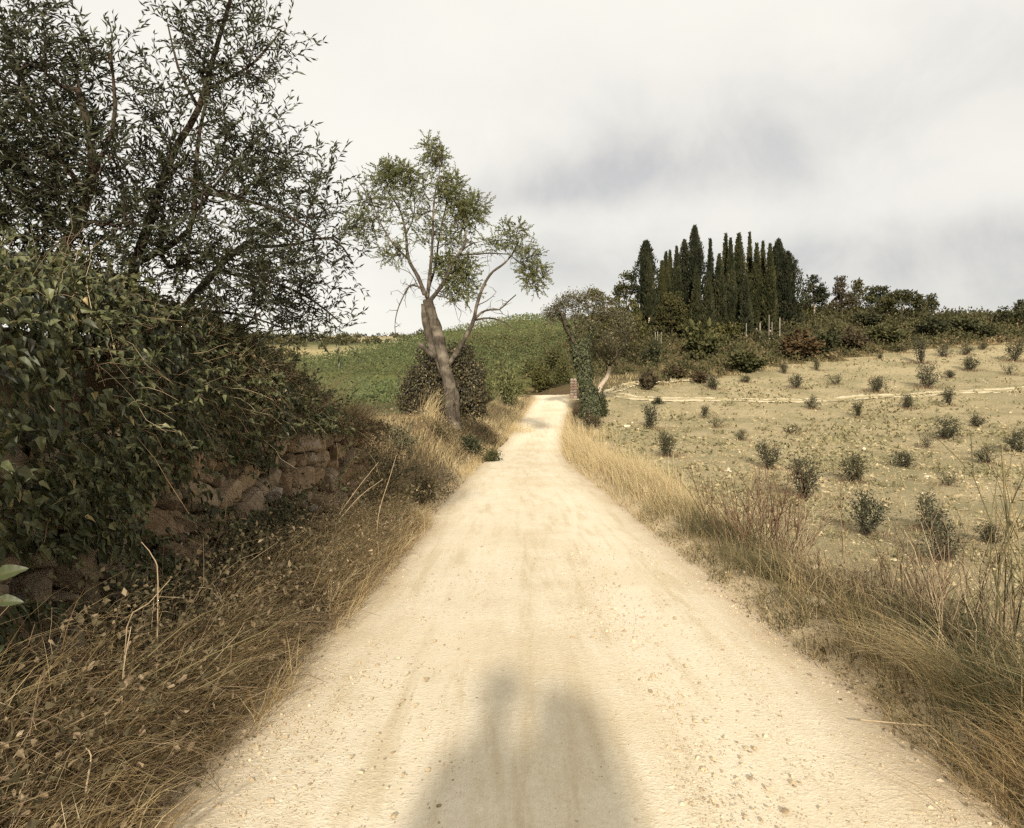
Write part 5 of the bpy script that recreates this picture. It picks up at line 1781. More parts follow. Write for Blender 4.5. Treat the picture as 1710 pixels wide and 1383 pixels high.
g = Geo()
n = 9000
y = rng.uniform(70, 150, n)
x = rng.uniform(4, 130, n)
e_ = scrub_edge(x)
ok = (y > e_ + .3) & (x < .78 * y + 3) & (x > np.where(y > 95, .085 * y, 9.0)) & ((y > 84) | (x > 14.5))
ok &= rng.random(n) < np.clip(1.15 - .006 * (y - 80), .35, 1)
x, y = x[ok], y[ok]
dd = y - scrub_edge(x)
hue = np.clip(.26 + .42 * np.exp(-dd / 4.5) * (rng.random(len(x)) < .75) + rng.normal(0, .16, len(x)) + (fbm(x * .12, y * .12, 95) - .5) * .7, .02, .98)
h = rng.uniform(.5, 1.9, len(x)) ** 1.3 * np.clip(.55 + dd * .03, .45, 1.2)
mass_bushes(g, x, y, h, 19, np.clip(.26 * y / 80, .2, .5), hue)
tag(g.build('scrub', M['scrub'], smooth=False), 'brown and olive scrub covering the cypress hill', 'scrub', None, 'stuff')
g = Geo()
n = 500                                                               # mixed growth on the slope behind the road's end
y = rng.uniform(82, 128, n)
x = rng.uniform(-9, 13, n) + (y - 95) * .05
ok = (y > 92) | (x > 8.5)
x, y = x[ok], y[ok]
mass_bushes(g, x, y, rng.uniform(.4, 1.25, len(x)), 34, .24, np.clip(rng.normal(.45, .14, len(x)), 0, 1))
tag(g.build('slope_weeds', M['scrub'], smooth=False), 'mixed weeds and bushes on the slope beyond the bend', 'weeds', None, 'stuff')
g = Geo()
n = 2200
y = rng.uniform(73, 120, n)
x = rng.uniform(6, 70, n)
e_ = scrub_edge(x)
d, k = road_dist(x, y)
ok = (y > e_ - 2.5) & (y < e_ + 9) & (d > 3.5)
P = np.stack([x[ok], y[ok], ground(x[ok], y[ok])], 1)
n = len(P)
P = np.repeat(P, 7, 0) + np.concatenate([rng.normal(0, .35, (n * 7, 2)), np.zeros((n * 7, 1))], 1)
P[:, 2] = ground(P[:, 0], P[:, 1])
n = len(P)
blades(g, P, rng.uniform(.2, .7, n), rng.uniform(.2, 1, n), rng.uniform(0, 6.3, n), .022, np.clip(rng.normal(.55, .22, n), 0, 1), m=3)
tag(g.build('hill_grass', M['straw'], smooth=False), 'dry grass at the foot of the scrub hill', 'dry grass', None, 'stuff')
g = Geo()
for cx, cy, n, w_, d_, h_ in ((-75, 405, 40, 46, 14, 2.2), (-150, 455, 60, 60, 12, 2.4), (-48, 500, 50, 30, 14, 2.6), (-80, 238, 110, 45, 22, 2.0), (-66, 196, 10, 8, 3, 2.5), (-20, 520, 60, 40, 14, 4.0), (-110, 330, 60, 30, 10, 3.0)):
    x, y = rng.normal(cx, w_ * .6, n), rng.normal(cy, d_ * .6, n)
    mass_bushes(g, x, y, h_ * rng.uniform(.5, 1.2, n), 40, np.full(n, h_ * .35), np.clip(rng.normal(.25, .12, n), 0, 1))
tag(g.build('far_woods', M['scrub'], smooth=False), 'far woods and hedges on the distant slopes at the left', 'woods', None, 'stuff')


# ------------------------------------------------------------------ the cypress grove
def cypress(label, px, top, base, wp, Y, broad=0.0, trunk=None):
    s = Y / F
    X = (px - CX) * s
    z0 = gz(X, Y)
    ztop = CH + (HY - top) * s
    zb = CH + (HY - base) * s
    h = ztop - z0
    e = empty('cypress_tree', (X, Y, z0))
    tag(e, label, 'tree', 'cypress grove on the hill')
    lo = max(.25, (trunk or 0))
    h -= .15
    w = wp * s * 1.24
    gt = Geo()
    tubes(gt, np.array([[[0, 0, -.2], [.02, 0, h * .2], [0, 0, h * .8]]]), np.array([[.17, .13, .04]]), 7)
    gt.build('trunk', M['bark_pale'], e)
    gc = Geo()
    n = int(1100 + w * h * 45)
    t = rng.uniform(0, 1, n) ** .9
    az = rng.uniform(0, 6.283, n)
    ph = rng.uniform(0, 100)
    prof = np.minimum(1, (t / .10 + .35)) * np.clip((1 - t) / (.62 - .28 * broad), 0, 1) ** (.88 - .25 * broad)
    bump = 1 + (fbm(az * 1.3 + ph, t * h * .55 + ph, 17) - .5) * (.9 + .6 * broad)
    r = w * .5 * np.maximum(prof * bump, .05)
    rr = r * rng.uniform(.5, 1.1, n) ** .6 * np.where((rng.random(n) < .07) & (t < .8), 1.3, 1.0)
    z = lo + t * (h - lo)
    q = np.stack([np.cos(az) * rr, np.sin(az) * rr, z], 1)
    out = np.stack([np.cos(az), np.sin(az), 0 * az], 1)
    a = norm(out * .35 + np.array([0, 0, 1.]) + rvec(n) * (.22 + .35 * broad))
    rnd = np.clip(rng.normal(.42, .18, n) + (fbm(az * 1.5 + ph, t * h * .7, 27) - .5) * 1.2 + (.2 * (rng.random(n) < .03)), 0, 1)
    leaves(gc, CLUMP, q, a, norm(out + rvec(n) * .5), .52 * (1 - .35 * t) * rng.uniform(.5, 1.5, n), .17 * (1 - .45 * t) * rng.uniform(.7, 1.4, n), rnd)
    tt = np.linspace(0, 1, 10)
    pr = np.minimum(1, (tt / .10 + .35)) * np.clip((1 - tt) / (.42 - .2 * broad), 0, 1) ** (.75 - .25 * broad)
    tubes(gc, np.stack([0 * tt, 0 * tt, lo + .2 + tt * (h - lo - .4)], 1)[None], (w * .26 * pr + .01)[None], 7, .08)  # dark core added inside the crown as its inner shade, blocking light
    tag(gc.build('crown', M['cypress'], e, smooth=False), kind='stuff')
    return e


for a in (('broad ragged cypress at the left end of the grove', 1079, 402, 560, 34, 111, .9), ('narrow cypress with a bare white trunk at the left end', 1084, 425, 540, 13, 108, 0, 3.0), ('slim cypress left of the tallest pair, with a forked neighbour', 1112, 421, 560, 14, 112, .1), ('thin cypress spire beside the forked neighbour', 1119, 419, 560, 10, 113, 0),
          ('short cypress leaning on the left group', 1105, 436, 560, 12, 110, .2), ('cypress with a rounded tip left of the tallest one', 1130, 412, 565, 14, 112, .2), ('feathery cypress touching the tallest one on its left', 1143, 401, 565, 21, 113, .6),
          ('tallest cypress of the grove with a broad lower half', 1160, 377, 565, 32, 112, .35), ('low cypress standing in front of the tallest one', 1163, 448, 560, 13, 107, 0), ('pencil thin cypress right of the tallest one', 1186, 400, 560, 12, 110, 0),
          ('short dark cypress in front of the gap in the grove', 1183, 455, 560, 14, 106, .1), ('stout cypress with a blunt tip right of the gap', 1201, 425, 560, 19, 108, .2), ('straight cypress that begins the dense right half', 1212, 391, 560, 14, 110, .1),
          ('second straight cypress of the dense right half', 1220, 398, 560, 14, 108, .1), ('broad topped cypress in the middle of the right half', 1234, 390, 560, 22, 111, .4), ('low front cypress with a clean pointed cone', 1246, 461, 560, 14, 105, 0),
          ('needle thin cypress tip rising from the right half', 1252, 389, 560, 10, 112, 0), ('cypress with brown flecks right of the needle thin tip', 1264, 407, 555, 18, 108, .1), ('narrow cypress between two wider ones near the right end', 1274, 403, 555, 12, 111, 0),
          ('smooth columnar cypress in front of the broad right end', 1286, 408, 555, 16, 107, .1), ('broad tall cypress near the right end of the grove', 1300, 400, 550, 30, 111, .7), ('rounded cypress closing the grove at its right end', 1316, 421, 550, 32, 110, .9)):
    cypress(*a)

PG = 'whitewashed posts below the cypress grove'
PM = {}
for lab, px, top, base, Y in (('leftmost of three white posts close together below the grove', 1094, 550, 564, 100), ('middle of three white posts close together below the grove', 1098, 549, 566, 100), ('rightmost of three white posts close together below the grove', 1104, 550, 563, 100.3),
                              ('pair of white posts, left one, below the right half of the grove', 1223, 538, 552, 103), ('pair of white posts, right one, below the right half of the grove', 1228, 534, 548, 103.5), ('thick white post between the pair and the taller stump', 1246, 535, 545, 103),
                              ('stout white post under the columnar cypress', 1269, 534, 549, 102.5), ('tall thin white post near the right end of the grove', 1284, 521, 546, 103), ('short pale post behind the tall thin one', 1289, 533, 543, 104), ('last white post at the right end of the grove', 1302, 526, 541, 103)):
    s = Y / F
    X = (px - CX) * s
    z0 = gz(X, Y)
    ztop = CH + (HY - top - 5) * s
    r = .06 if 'thin' in lab or 'pair' in lab or 'three' in lab else .09
    g = Geo()
    hh = max(ztop - z0, .8)
    tubes(g, np.array([[[0, 0, -.2], [.02, 0, hh * .5], [.03, .01, hh], [.03, .01, hh + .03]]]), np.array([[r, r * .95, r * .85, .01]]), 8)
    tag(g.build('fence_post', M['post'], loc=(X, Y, z0)), lab, 'post', PG)


# ------------------------------------------------------------------ other trees on the hill
def hill_tree(label, px, top, base, Y, ells, name='pine_tree', mat='pine', leaf=.36, n=2700, trunk_r=.14, lean=0.0, bark='bark_dark', ntip=60, group='trees along the hill top'):
    """ells: crown blobs (column, row, half width, half height, weight)"""
    s = Y / F
    X = (px - CX) * s
    z0 = gz(X, Y)
    e = empty(name, (X, Y, z0))
    tag(e, label, 'tree', group)
    sk = Skeleton()
    tp = at(px + lean, top + (base - top) * .25, Y)
    mid = at(px + lean * .4, top + (base - top) * .6, Y)
    sk.limb([np.array([X, Y, z0 - .2]), mid, tp], trunk_r, trunk_r * .35, step=.4)
    n0 = len(sk.P)
    E = [(at(a, b, Y), np.array([c * s, c * s * .9, d_ * s]) * 1.18, w_) for a, b, c, d_, w_ in ells]
    sk.grow(cloud(ntip, E), .018, .5, .06, first=n0 // 3)
    gw, gl = Geo(), Geo()
    sk.wood(gw, 0, n0, 7)
    sk.wood(gw, n0, len(sk.P), 4)
    k = rng.integers(0, ntip, n)
    q = sk.tipP[k] + rvec(n) * rng.uniform(0, 1, (n, 1)) ** .5 * np.array([.62, .62, .36]) * (leaf / .34)
    rk = rng.normal(.42, .18, ntip)[k]
    leaves(gl, CLUMP, q, norm(rvec(n) + np.array([0, 0, .45])), norm(rvec(n) * .6 + np.array([0, -.2, .8])), leaf * rng.uniform(.6, 1.4, n), leaf * .55 * rng.uniform(.6, 1.4, n), np.clip(rk + rng.normal(0, .15, n), 0, 1))
    O = (X, Y, z0)
    gw.build('trunk', M[bark], e, origin=O)
    tag(gl.build('crown', M[mat], e, origin=O, smooth=False), kind='stuff')
    return e


hill_tree('small open pine left of the cypress grove against the sky', 1046, 455, 525, 112, [(1040, 490, 12, 14, 1), (1052, 475, 12, 16, 1), (1045, 465, 8, 10, .6), (1034, 483, 8, 10, .5)], n=1100)
hill_tree('wide dark pine bush in front of the left cypresses', 1122, 490, 560, 104, [(1122, 520, 24, 22, 2), (1105, 535, 16, 16, 1), (1138, 530, 14, 20, 1), (1122, 500, 16, 10, .8)], n=2600, ntip=90)
hill_tree('conical dark green pine right of the grove with a pale trunk', 1360, 460, 545, 114, [(1360, 500, 19, 10, 1.2), (1361, 485, 15, 12, 1.2), (1356, 470, 7, 10, .5), (1374, 492, 12, 14, .7)], n=1900, bark='bark_pale')
hill_tree('reddish pointed pine with a spiky top', 1406, 457, 545, 116, [(1406, 505, 17, 12, 1), (1405, 488, 12, 12, .9), (1404, 470, 6, 11, .5), (1396, 515, 10, 8, .4)], mat='brownshrub', n=1400)
hill_tree('thin brownish pine between the pointed pine and the round one', 1430, 468, 545, 119, [(1430, 500, 9, 18, 1), (1432, 478, 5, 9, .5)], mat='pine', n=800)
hill_tree('round topped oak left of the umbrella pine', 1465, 476, 540, 122, [(1465, 490, 18, 11, 1.3), (1475, 497, 14, 10, .8), (1455, 500, 10, 10, .6)], name='oak_tree', mat='shrub', n=1500)
hill_tree('flat umbrella pine standing out on the hill crest', 1506, 486, 552, 114, [(1495, 505, 24, 9, 1.2), (1520, 500, 20, 12, 1.2), (1508, 494, 16, 7, .8), (1535, 512, 10, 8, .5), (1480, 512, 12, 7, .5)], n=2400, ntip=90)
hill_tree('small lone pine at the right end of the hill crest', 1556, 492, 532, 128, [(1556, 512, 11, 9, 1), (1555, 500, 6, 8, .5)], n=700)
hill_tree('dark tree at the right edge of the picture', 1700, 500, 572, 112, [(1702, 535, 20, 22, 2), (1690, 545, 14, 14, .8), (1712, 515, 14, 14, 1)], name='oak_tree', mat='shrub', n=2000, ntip=80)
hill_tree('rounded tree just left of the right edge tree', 1664, 512, 568, 120, [(1664, 535, 13, 12, 1.2), (1672, 525, 10, 10, .8), (1652, 545, 9, 7, .5)], name='oak_tree', mat='pine', n=1400)
hill_tree('broad bush tree at the foot of the grove between pines', 1340, 505, 545, 116, [(1338, 520, 14, 12, 1), (1350, 528, 12, 10, .8)], name='oak_tree', mat='shrub', n=900)

hill_tree('rounded grey green tree behind the bare crown at the bend', 1030, 488, 600, 88, [(1030, 525, 34, 26, 2), (1005, 545, 24, 22, 1), (1055, 550, 22, 24, 1), (1012, 505, 16, 14, .7), (992, 495, 10, 12, .4)], name='oak_tree', mat='shrub', n=3200, ntip=110, leaf=.30)
hill_tree('small dark bush tree between the bend and the cypresses', 1062, 520, 590, 100, [(1062, 545, 14, 18, 1), (1052, 560, 14, 14, .8)], name='oak_tree', mat='pine', n=1200, ntip=50)
# single shrubs one can tell apart on the hill
SHM = {}
for k, (mt, nl) in {'green': ('shrub', 900), 'brown': ('brownshrub', 800), 'pinebush': ('pine', 900)}.items():
    SHM[k] = shrub_mesh(k + '_hill_shrub', 2.0, 1.7, 14, nl, .30, .19, M[mt], M['bark_dark'], T=CLUMP, flat=.6, open_=.25)
for lab, key, px, py, hp, wp in (
        ('dark green conical shrub on the slope left of the footpath', 'pinebush', 1092, 613, 42, 36), ('reddish brown bush inside the hairpin of the track', 'brown', 1080, 651, 32, 44), ('large bushy green shrub in the middle of the slope', 'green', 1170, 602, 68, 78),
        ('light green shrub behind the large bushy one', 'green', 1140, 560, 30, 44), ('olive green thicket left of the grey olive at the scrub edge', 'green', 1245, 622, 38, 76), ('dark brown broom thicket at the edge of the field', 'brown', 1330, 600, 46, 90),
        ('green broom thicket right of the brown one', 'green', 1375, 590, 40, 72), ('rust coloured shrub at the field edge under the pointed pine', 'brown', 1425, 585, 36, 56), ('olive green shrub band below the umbrella pine', 'green', 1480, 575, 34, 70),
        ('dark low thicket under the round topped oak', 'pinebush', 1452, 548, 24, 52), ('dark thicket under the lone pine', 'pinebush', 1560, 565, 30, 64), ('dark green shrub at the right shoulder of the hill', 'green', 1610, 560, 30, 58),
        ('low green shrub sloping down to the right edge tree', 'green', 1645, 566, 26, 44), ('brown low bush beside the footpath', 'brown', 1130, 632, 20, 50), ('small russet bush above the bend in the track', 'brown', 1170, 640, 20, 40),
        ('green shrub beneath the cypress pair', 'green', 1215, 568, 30, 60), ('grey green shrub right of the three white posts', 'green', 1075, 570, 34, 50), ('dark bush on the slope right of the ivy covered tree', 'pinebush', 1050, 560, 40, 40)):
    p = on_ground(px, py, 40)
    s = p[1] / F
    bush_thing('hill_shrub', lab, 'shrub', tuple(p), SHM[key], 'shrubs on the hill', rng.uniform(0, 6.28), (wp * s / 2.2, wp * s / 2.2, hp * s / 1.75))

# ------------------------------------------------------------------ trees and growth at the bend of the road
IY = 56.0
ib = at(988, 694, IY)
ib[2] = gz(ib[0], ib[1]) - .05
it = empty('ivy_covered_tree', tuple(ib))
tag(it, 'bare tree with a thick trunk wrapped in dark ivy at the bend', 'tree')
sk = Skeleton()
sk.limb([ib, at(984, 660, IY), at(975, 620, IY), at(966, 575, IY)], .42, .26, step=.3)
n_t = len(sk.P)


def il(pts, r0, r1):
    q = [at(p[0], p[1], IY + (p[2] if len(p) > 2 else 0)) for p in pts]
    k = sk.nearest(q[0])
    q[0] = sk.P[k]
    sk.limb(q, r0, r1, k, step=.3)


il([(966, 590), (955, 565, -.3), (944, 545, -.5), (935, 520, -.6), (920, 510, -.7)], .13, .03)
il([(972, 600), (980, 572), (987, 545, .3), (992, 515, .5), (1000, 492, .5)], .13, .03)
il([(944, 545, -.5), (945, 515), (955, 495)], .07, .02)
il([(987, 550, .3), (1010, 530, .6), (1040, 515, .8)], .08, .02)
il([(966, 575), (968, 540), (965, 505)], .08, .02)
n_l = len(sk.P)
s = IY / F
sk.grow(cloud(430, [(at(a, b, IY), np.array([c * s, c * s, d_ * s]), w_) for a, b, c, d_, w_ in ((1045, 545, 26, 26, 1.0), (1020, 540, 36, 30, 1.4), (925, 520, 18, 14, 1), (950, 502, 22, 14, 1.2), (985, 500, 24, 16, 1.3), (1015, 515, 24, 20, 1.2), (1035, 535, 16, 20, .7), (975, 530, 36, 24, 1.3), (918, 535, 10, 10, .3))]), .009, .3, .08, first=n_t // 2)
gw, gtw, gl, gr = Geo(), Geo(), Geo(), Geo()
sk.wood(gw, 0, n_l, 8, rough=.08)
sk.wood(gtw, n_l, len(sk.P), 4)
k = rng.integers(0, len(sk.tipP), 900)
tubes(gtw, arcs(sk.tipP[k], norm(rvec(900) + sk.tipD[k] * .7 + np.array([0, 0, .2])), rng.uniform(.2, .6, 900), .05, 4, .05), np.broadcast_to(np.linspace(.010, .005, 4), (900, 4)), 3)
n = 6500
k = rng.integers(0, len(sk.tipP), n)
q = sk.tipP[k] + rvec(n) * rng.uniform(0, .55, (n, 1))
leaves(gr, LEAF, q, rvec(n), rvec(n), .15, .085, np.clip(rng.normal(.42, .25, n), 0, 1))
# the ivy coat
tp = np.array(sk.P)[:n_t]
n = 4200
t = rng.uniform(0, 1, n)
c = np.stack([np.interp(t, np.linspace(0, 1, n_t), tp[:, i]) for i in range(3)], 1)
u = norm(rvec(n) * np.array([1, 1, .35]))
rad = (.72 + .28 * np.sin(t * 9) * .5 + (fbm(t * 6, u[:, 0] * 2, 5) - .5) * .7) * (1 - .15 * t)
q = c + u * rad[:, None] * rng.uniform(.75, 1.08, (n, 1))
leaves(gl, IVY, q, norm(np.array([0, 0, -1.]) + rvec(n) * .5 + u * .3), norm(u + rvec(n) * .4), .16 * rng.uniform(.6, 1.3, n), .14, np.clip(rng.normal(.4, .22, n), 0, .95))
for lim_ in (((966, 580), (948, 550), (935, 522)), ((972, 590), (982, 570), (990, 545))):
    n = 600
    t = rng.uniform(0, 1, n) ** 1.3
    qq = np.array([at(a_, b_, IY) for a_, b_ in lim_])
    c = np.stack([np.interp(t, np.linspace(0, 1, 3), qq[:, i]) for i in range(3)], 1)
    q = c + rvec(n) * rng.uniform(0, 1, (n, 1)) ** .4 * (.48 - .3 * t)[:, None]
    leaves(gl, IVY, q, norm(np.array([0, 0, -1.]) + rvec(n) * .6), rvec(n), .15, .13, np.clip(rng.normal(.36, .2, n), 0, .95))
O = tuple(ib)
gw.build('trunk', M['bark_dark'], it, origin=O)
tag(gtw.build('twigs', M['bark_dark'], it, origin=O), kind='stuff')
tag(gl.build('ivy', M['ivy_leaf'], it, origin=O, smooth=False), kind='stuff')
tag(gr.build('withered_leaves', M['greygreen'], it, origin=O, smooth=False), kind='stuff')

PY = 63.0
pb = at(1000, 655, PY)
pb[2] = gz(pb[0], pb[1]) - .1
pt_ = empty('leaning_tree', tuple(pb))
tag(pt_, 'slender bare tree with a pale leaning trunk beside the ivy covered one', 'tree')
sk = Skeleton()
sk.limb([pb, at(1004, 643, PY), at(1014, 630, PY), at(1018, 612, PY)], .24, .15, step=.3)
n_t = len(sk.P)
for pts in (((1018, 615), (1008, 600), (995, 585), (985, 565)), ((1018, 612), (1020, 590), (1022, 560)), ((1018, 615), (1035, 590), (1050, 570), (1065, 555)), ((1014, 625), (1010, 600), (1006, 575))):
    q = [at(a_, b_, PY) for a_, b_ in pts]
    k = sk.nearest(q[0])
    q[0] = sk.P[k]
    sk.limb(q, .08, .02, k, step=.3)
n_l = len(sk.P)
s = PY / F
sk.grow(cloud(170, [(at(a, b, PY), np.array([c * s, c * s, d_ * s]), w_) for a, b, c, d_, w_ in ((1000, 575, 24, 22, 1), (1030, 565, 28, 24, 1.2), (1055, 565, 16, 16, .6))]), .008, .3, .08, first=n_t)
g1, g2, g3 = Geo(), Geo(), Geo()
sk.wood(g1, 0, n_t, 8)
sk.wood(g2, n_t, n_l, 6)
sk.wood(g2, n_l, len(sk.P), 4)
k = rng.integers(0, len(sk.tipP), 420)
tubes(g2, arcs(sk.tipP[k], norm(rvec(420) + sk.tipD[k] * .7), rng.uniform(.2, .6, 420), .05, 4, .05), np.broadcast_to(np.linspace(.010, .005, 4), (420, 4)), 3)
n = 700
k = rng.integers(0, len(sk.tipP), n)
leaves(g3, LEAF, sk.tipP[k] + rvec(n) * rng.uniform(0, .45, (n, 1)), rvec(n), rvec(n), .14, .09, np.clip(rng.normal(.5, .2, n), 0, 1))
O = tuple(pb)
g1.build('trunk', M['bark_pale'], pt_, origin=O)
tag(g2.build('twigs', M['bark_dark'], pt_, origin=O), kind='stuff')
tag(g3.build('withered_leaves', M['shrub'], pt_, origin=O, smooth=False), kind='stuff')

# rubble gate pillar behind the ivy covered trunk
QY = 72.0
qx = (954 - CX) / F * QY + .2
qz = gz(qx, QY)
pil = empty('stone_pillar', (qx, QY, qz))
tag(pil, 'crumbling whitish stone pillar beside the ivy covered trunk', 'pillar')
PS = []
for k in range(4):
    V, T = ICO1
    p = np.sign(V) * np.abs(V) ** .55
    p = p / np.abs(p).max(0) * .5 * (1 + rng.uniform(-.08, .08, (len(V), 1)))
    gq = Geo()
    gq.add(p, T=T)
    PS.append(gq.mesh('stone', stone_mat('pillar_stone', [(0, (.50, .40, .34)), (.5, (.62, .53, .46)), (1, (.52, .36, .28))]) if k == 0 else PS[0].materials[0], False))
for lv in range(7):
    for sx in (0, 1):
        o = link('stone', PS[rng.integers(0, 4)], pil)
        wd = .34 + .06 * (lv % 2) * (1 if sx else -1)
        o.location = ((-.15 if sx == 0 else .15) + .05 * (lv % 2) + rng.uniform(-.03, .03), 0, .14 + lv * .27)
        o.scale = (.30 + (.10 if (lv + sx) % 2 else -.05), .5, .29 + rng.uniform(-.03, .03))
        o.rotation_euler = (rng.uniform(-.05, .05), rng.uniform(-.06, .06), rng.uniform(-.1, .1))

B2 = {'dark': shrub_mesh('dark_bend_bush', 1.6, 1.3, 14, 1300, .15, .085, M['shrub'], M['bark_dark'], flat=.6, open_=.3), 'brown': shrub_mesh('brown_bend_bush', 1.4, 1.1, 14, 800, .14, .06, M['brownshrub'], M['bark_dark'], flat=.6), 'open': shrub_mesh('open_bend_bush', 2.4, 2.4, 26, 1100, .16, .08, M['almond_leaf'], M['bark_dark'], flat=.9, open_=.35)}
for lab, cat, key, px, py, Y, hp, wp in (
        ('dark rounded bush right of the ivy covered trunk', 'bush', 'dark', 1004, 684, 57, 42, 36), ('brown withered bush at the foot of the ivy covered trunk', 'bush', 'brown', 990, 715, 51, 36, 46), ('small dark weed bush at the road edge left of the ivy trunk', 'bush', 'brown', 962, 672, 58, 22, 18),
        ('open twiggy yellow green bush between the almond tree and the road end', 'bush', 'open', 848, 672, 62, 88, 76), ('second twiggy bush close to the almond tree', 'bush', 'open', 815, 660, 66, 60, 50),
        ('dark green bush bank behind the end of the road', 'bush', 'dark', 905, 664, 86, 40, 70), ('dark bush behind the road end left of the pillar', 'bush', 'dark', 938, 662, 84, 42, 44), ('low dark bush where the road disappears to the left', 'bush', 'dark', 868, 665, 82, 30, 44),
        ('green bush above the road end on the slope', 'bush', 'dark', 925, 610, 97, 36, 60), ('leafy bush on the slope left of the bare trees', 'bush', 'open', 885, 620, 95, 44, 60), ('dark weed patch under the leaning olive by the track', 'bush', 'dark', 1098, 678, 63, 12, 26)):
    X = (px - CX) / F * Y
    s = Y / F
    w_, h_ = {'dark': (1.7, 1.35), 'brown': (1.5, 1.15), 'open': (2.5, 2.3)}[key]
    z = gz(X, Y)
    bush_thing('roadside_bush', lab, cat, (X, Y, z - .05), B2[key], 'bushes at the bend of the road', rng.uniform(0, 6.28), (wp * s / w_, wp * s / w_, hp * s / h_))


# ------------------------------------------------------------------ the photographer and the view camera; their shadows fall on the road
def skin_body(verts, edges, radii, mats, name, parent, sub=2):
    me = bpy.data.meshes.new(name)
    me.from_pydata(verts, edges, [])
    o = link(name, me, parent)
    md = o.modifiers.new('skin', 'SKIN')
    for i, r in enumerate(radii):
        sv = me.skin_vertices[0].data[i]
        sv.radius = (r, r) if np.ndim(r) == 0 else r
        sv.use_root = i == 0
    sb = o.modifiers.new('smooth', 'SUBSURF')
    sb.levels = sb.render_levels = sub
    dg = bpy.context.evaluated_depsgraph_get()
    m2 = bpy.data.meshes.new_from_object(o.evaluated_get(dg))
    o.modifiers.clear()
    o.data = m2
    m2.materials.clear()
    for m in mats:
        m2.materials.append(m)
    for p in m2.polygons:
        p.use_smooth = True
    return o


px_, py_ = -.31, -.46
pz = float(cub(py_, _zy))
person = empty('person', (px_, py_, pz))
tag(person, 'person in dark coat and brimmed hat standing behind the camera', 'person')
cloth = plain_mat('dark_coat', (.035, .033, .035), .9)
trous = plain_mat('trousers', (.06, .055, .05), .9)
skin = plain_mat('skin', (.45, .28, .2), .55)
felt = plain_mat('felt_hat', (.06, .045, .03), .9)
V = [(0, 0, .95), (0, 0, 1.10), (0, .01, 1.28), (0, .0, 1.44), (0, .01, 1.53), (0, .03, 1.60), (0, .03, 1.70), (0, .03, 1.77),
     (-.10, 0, .90), (-.11, .02, .50), (-.11, 0, .09), (-.11, .14, .04), (.10, 0, .90), (.11, .02, .50), (.11, 0, .09), (.11, .14, .04),
     (-.19, 0, 1.42), (-.25, .02, 1.14), (-.24, .12, .90), (-.235, .16, .83), (.19, 0, 1.42), (.27, .05, 1.18), (.26, .26, 1.20), (.25, .34, 1.24)]
E = [(0, 1), (1, 2), (2, 3), (3, 4), (4, 5), (5, 6), (6, 7), (0, 8), (8, 9), (9, 10), (10, 11), (0, 12), (12, 13), (13, 14), (14, 15), (3, 16), (16, 17), (17, 18), (18, 19), (3, 20), (20, 21), (21, 22), (22, 23)]
Rr_ = [(.17, .13), (.165, .12), (.19, .13), (.18, .12), .085, .085, .10, .07, .10, .065, .045, .04, .10, .065, .045, .04, .075, .055, .042, .035, .075, .055, .042, .035]
body = skin_body(V, E, Rr_, [cloth, trous, skin], 'body', person)
for p in body.data.polygons:
    c = p.center
    p.material_index = 2 if c.z > 1.53 else (1 if c.z < .86 and abs(c.x) < .2 else 0)
for sx, base, dirs in ((-1, (-.235, .165, .82), (.1, .35, -.9)), (1, (.25, .35, 1.245), (-.1, .9, .2))):
    b = np.array(base)
    d = np.array(dirs) / np.linalg.norm(dirs)
    sd = np.cross(d, (1, 0, 0) if sx > 0 else (0, 1, 0))
    sd /= np.linalg.norm(sd)
    V = [tuple(b), tuple(b + d * .05), tuple(b + d * .09)]
    E = [(0, 1), (1, 2)]
    rr = [.026, .03, .024]
    for k, (off, ln) in enumerate(((-.030, .068), (-.010, .078), (.010, .073), (.030, .058))):
        p0 = b + d * .095 + sd * off
        cv = np.cross(d, sd) * .02
        i0 = len(V)
        V += [tuple(p0), tuple(p0 + d * ln * .5 + cv * .4), tuple(p0 + d * ln + cv * 1.6)]
        E += [(2, i0), (i0, i0 + 1), (i0 + 1, i0 + 2)]
        rr += [.0095, .0085, .007]
    i0 = len(V)
    V += [tuple(b + d * .045 - sd * .035), tuple(b + d * .085 - sd * .055)]
    E += [(1, i0), (i0, i0 + 1)]
    rr += [.011, .0085]
    skin_body(V, E, rr, [skin], 'hand', person, 1)
g = Geo()
ang = np.arange(24) * 2 * math.pi / 24
prof = ((.155, 1.775), (.165, 1.77), (.165, 1.777), (.10, 1.79), (.098, 1.84), (.085, 1.875), (.04, 1.885), (.001, 1.88))
rings = np.array([[(r * math.cos(a_), .03 + r * 1.12 * math.sin(a_), z) for a_ in ang] for r, z in prof])
n, m = rings.shape[:2]
i, j = np.meshgrid(np.arange(m), np.arange(n - 1))
a = (j * m + i).ravel()
b = (j * m + (i + 1) % m).ravel()
g.add(rings.reshape(-1, 3), Q=np.stack([a, b, b + m, a + m], 1))
g.build('hat', felt, person)
for nm, vv, rr in (('nose', ((0, .115, 1.685), (0, .135, 1.66)), (.012, .016)), ('ear', ((-.092, .03, 1.68), (-.095, .03, 1.65)), (.014, .010)), ('ear', ((.092, .03, 1.68), (.095, .03, 1.65)), (.014, .010))):
    g = Geo()
    for p, r in zip(vv, rr):
        g.add(ICO1[0] * r + np.array(p), T=ICO1[1])
    g.build(nm, skin, person)

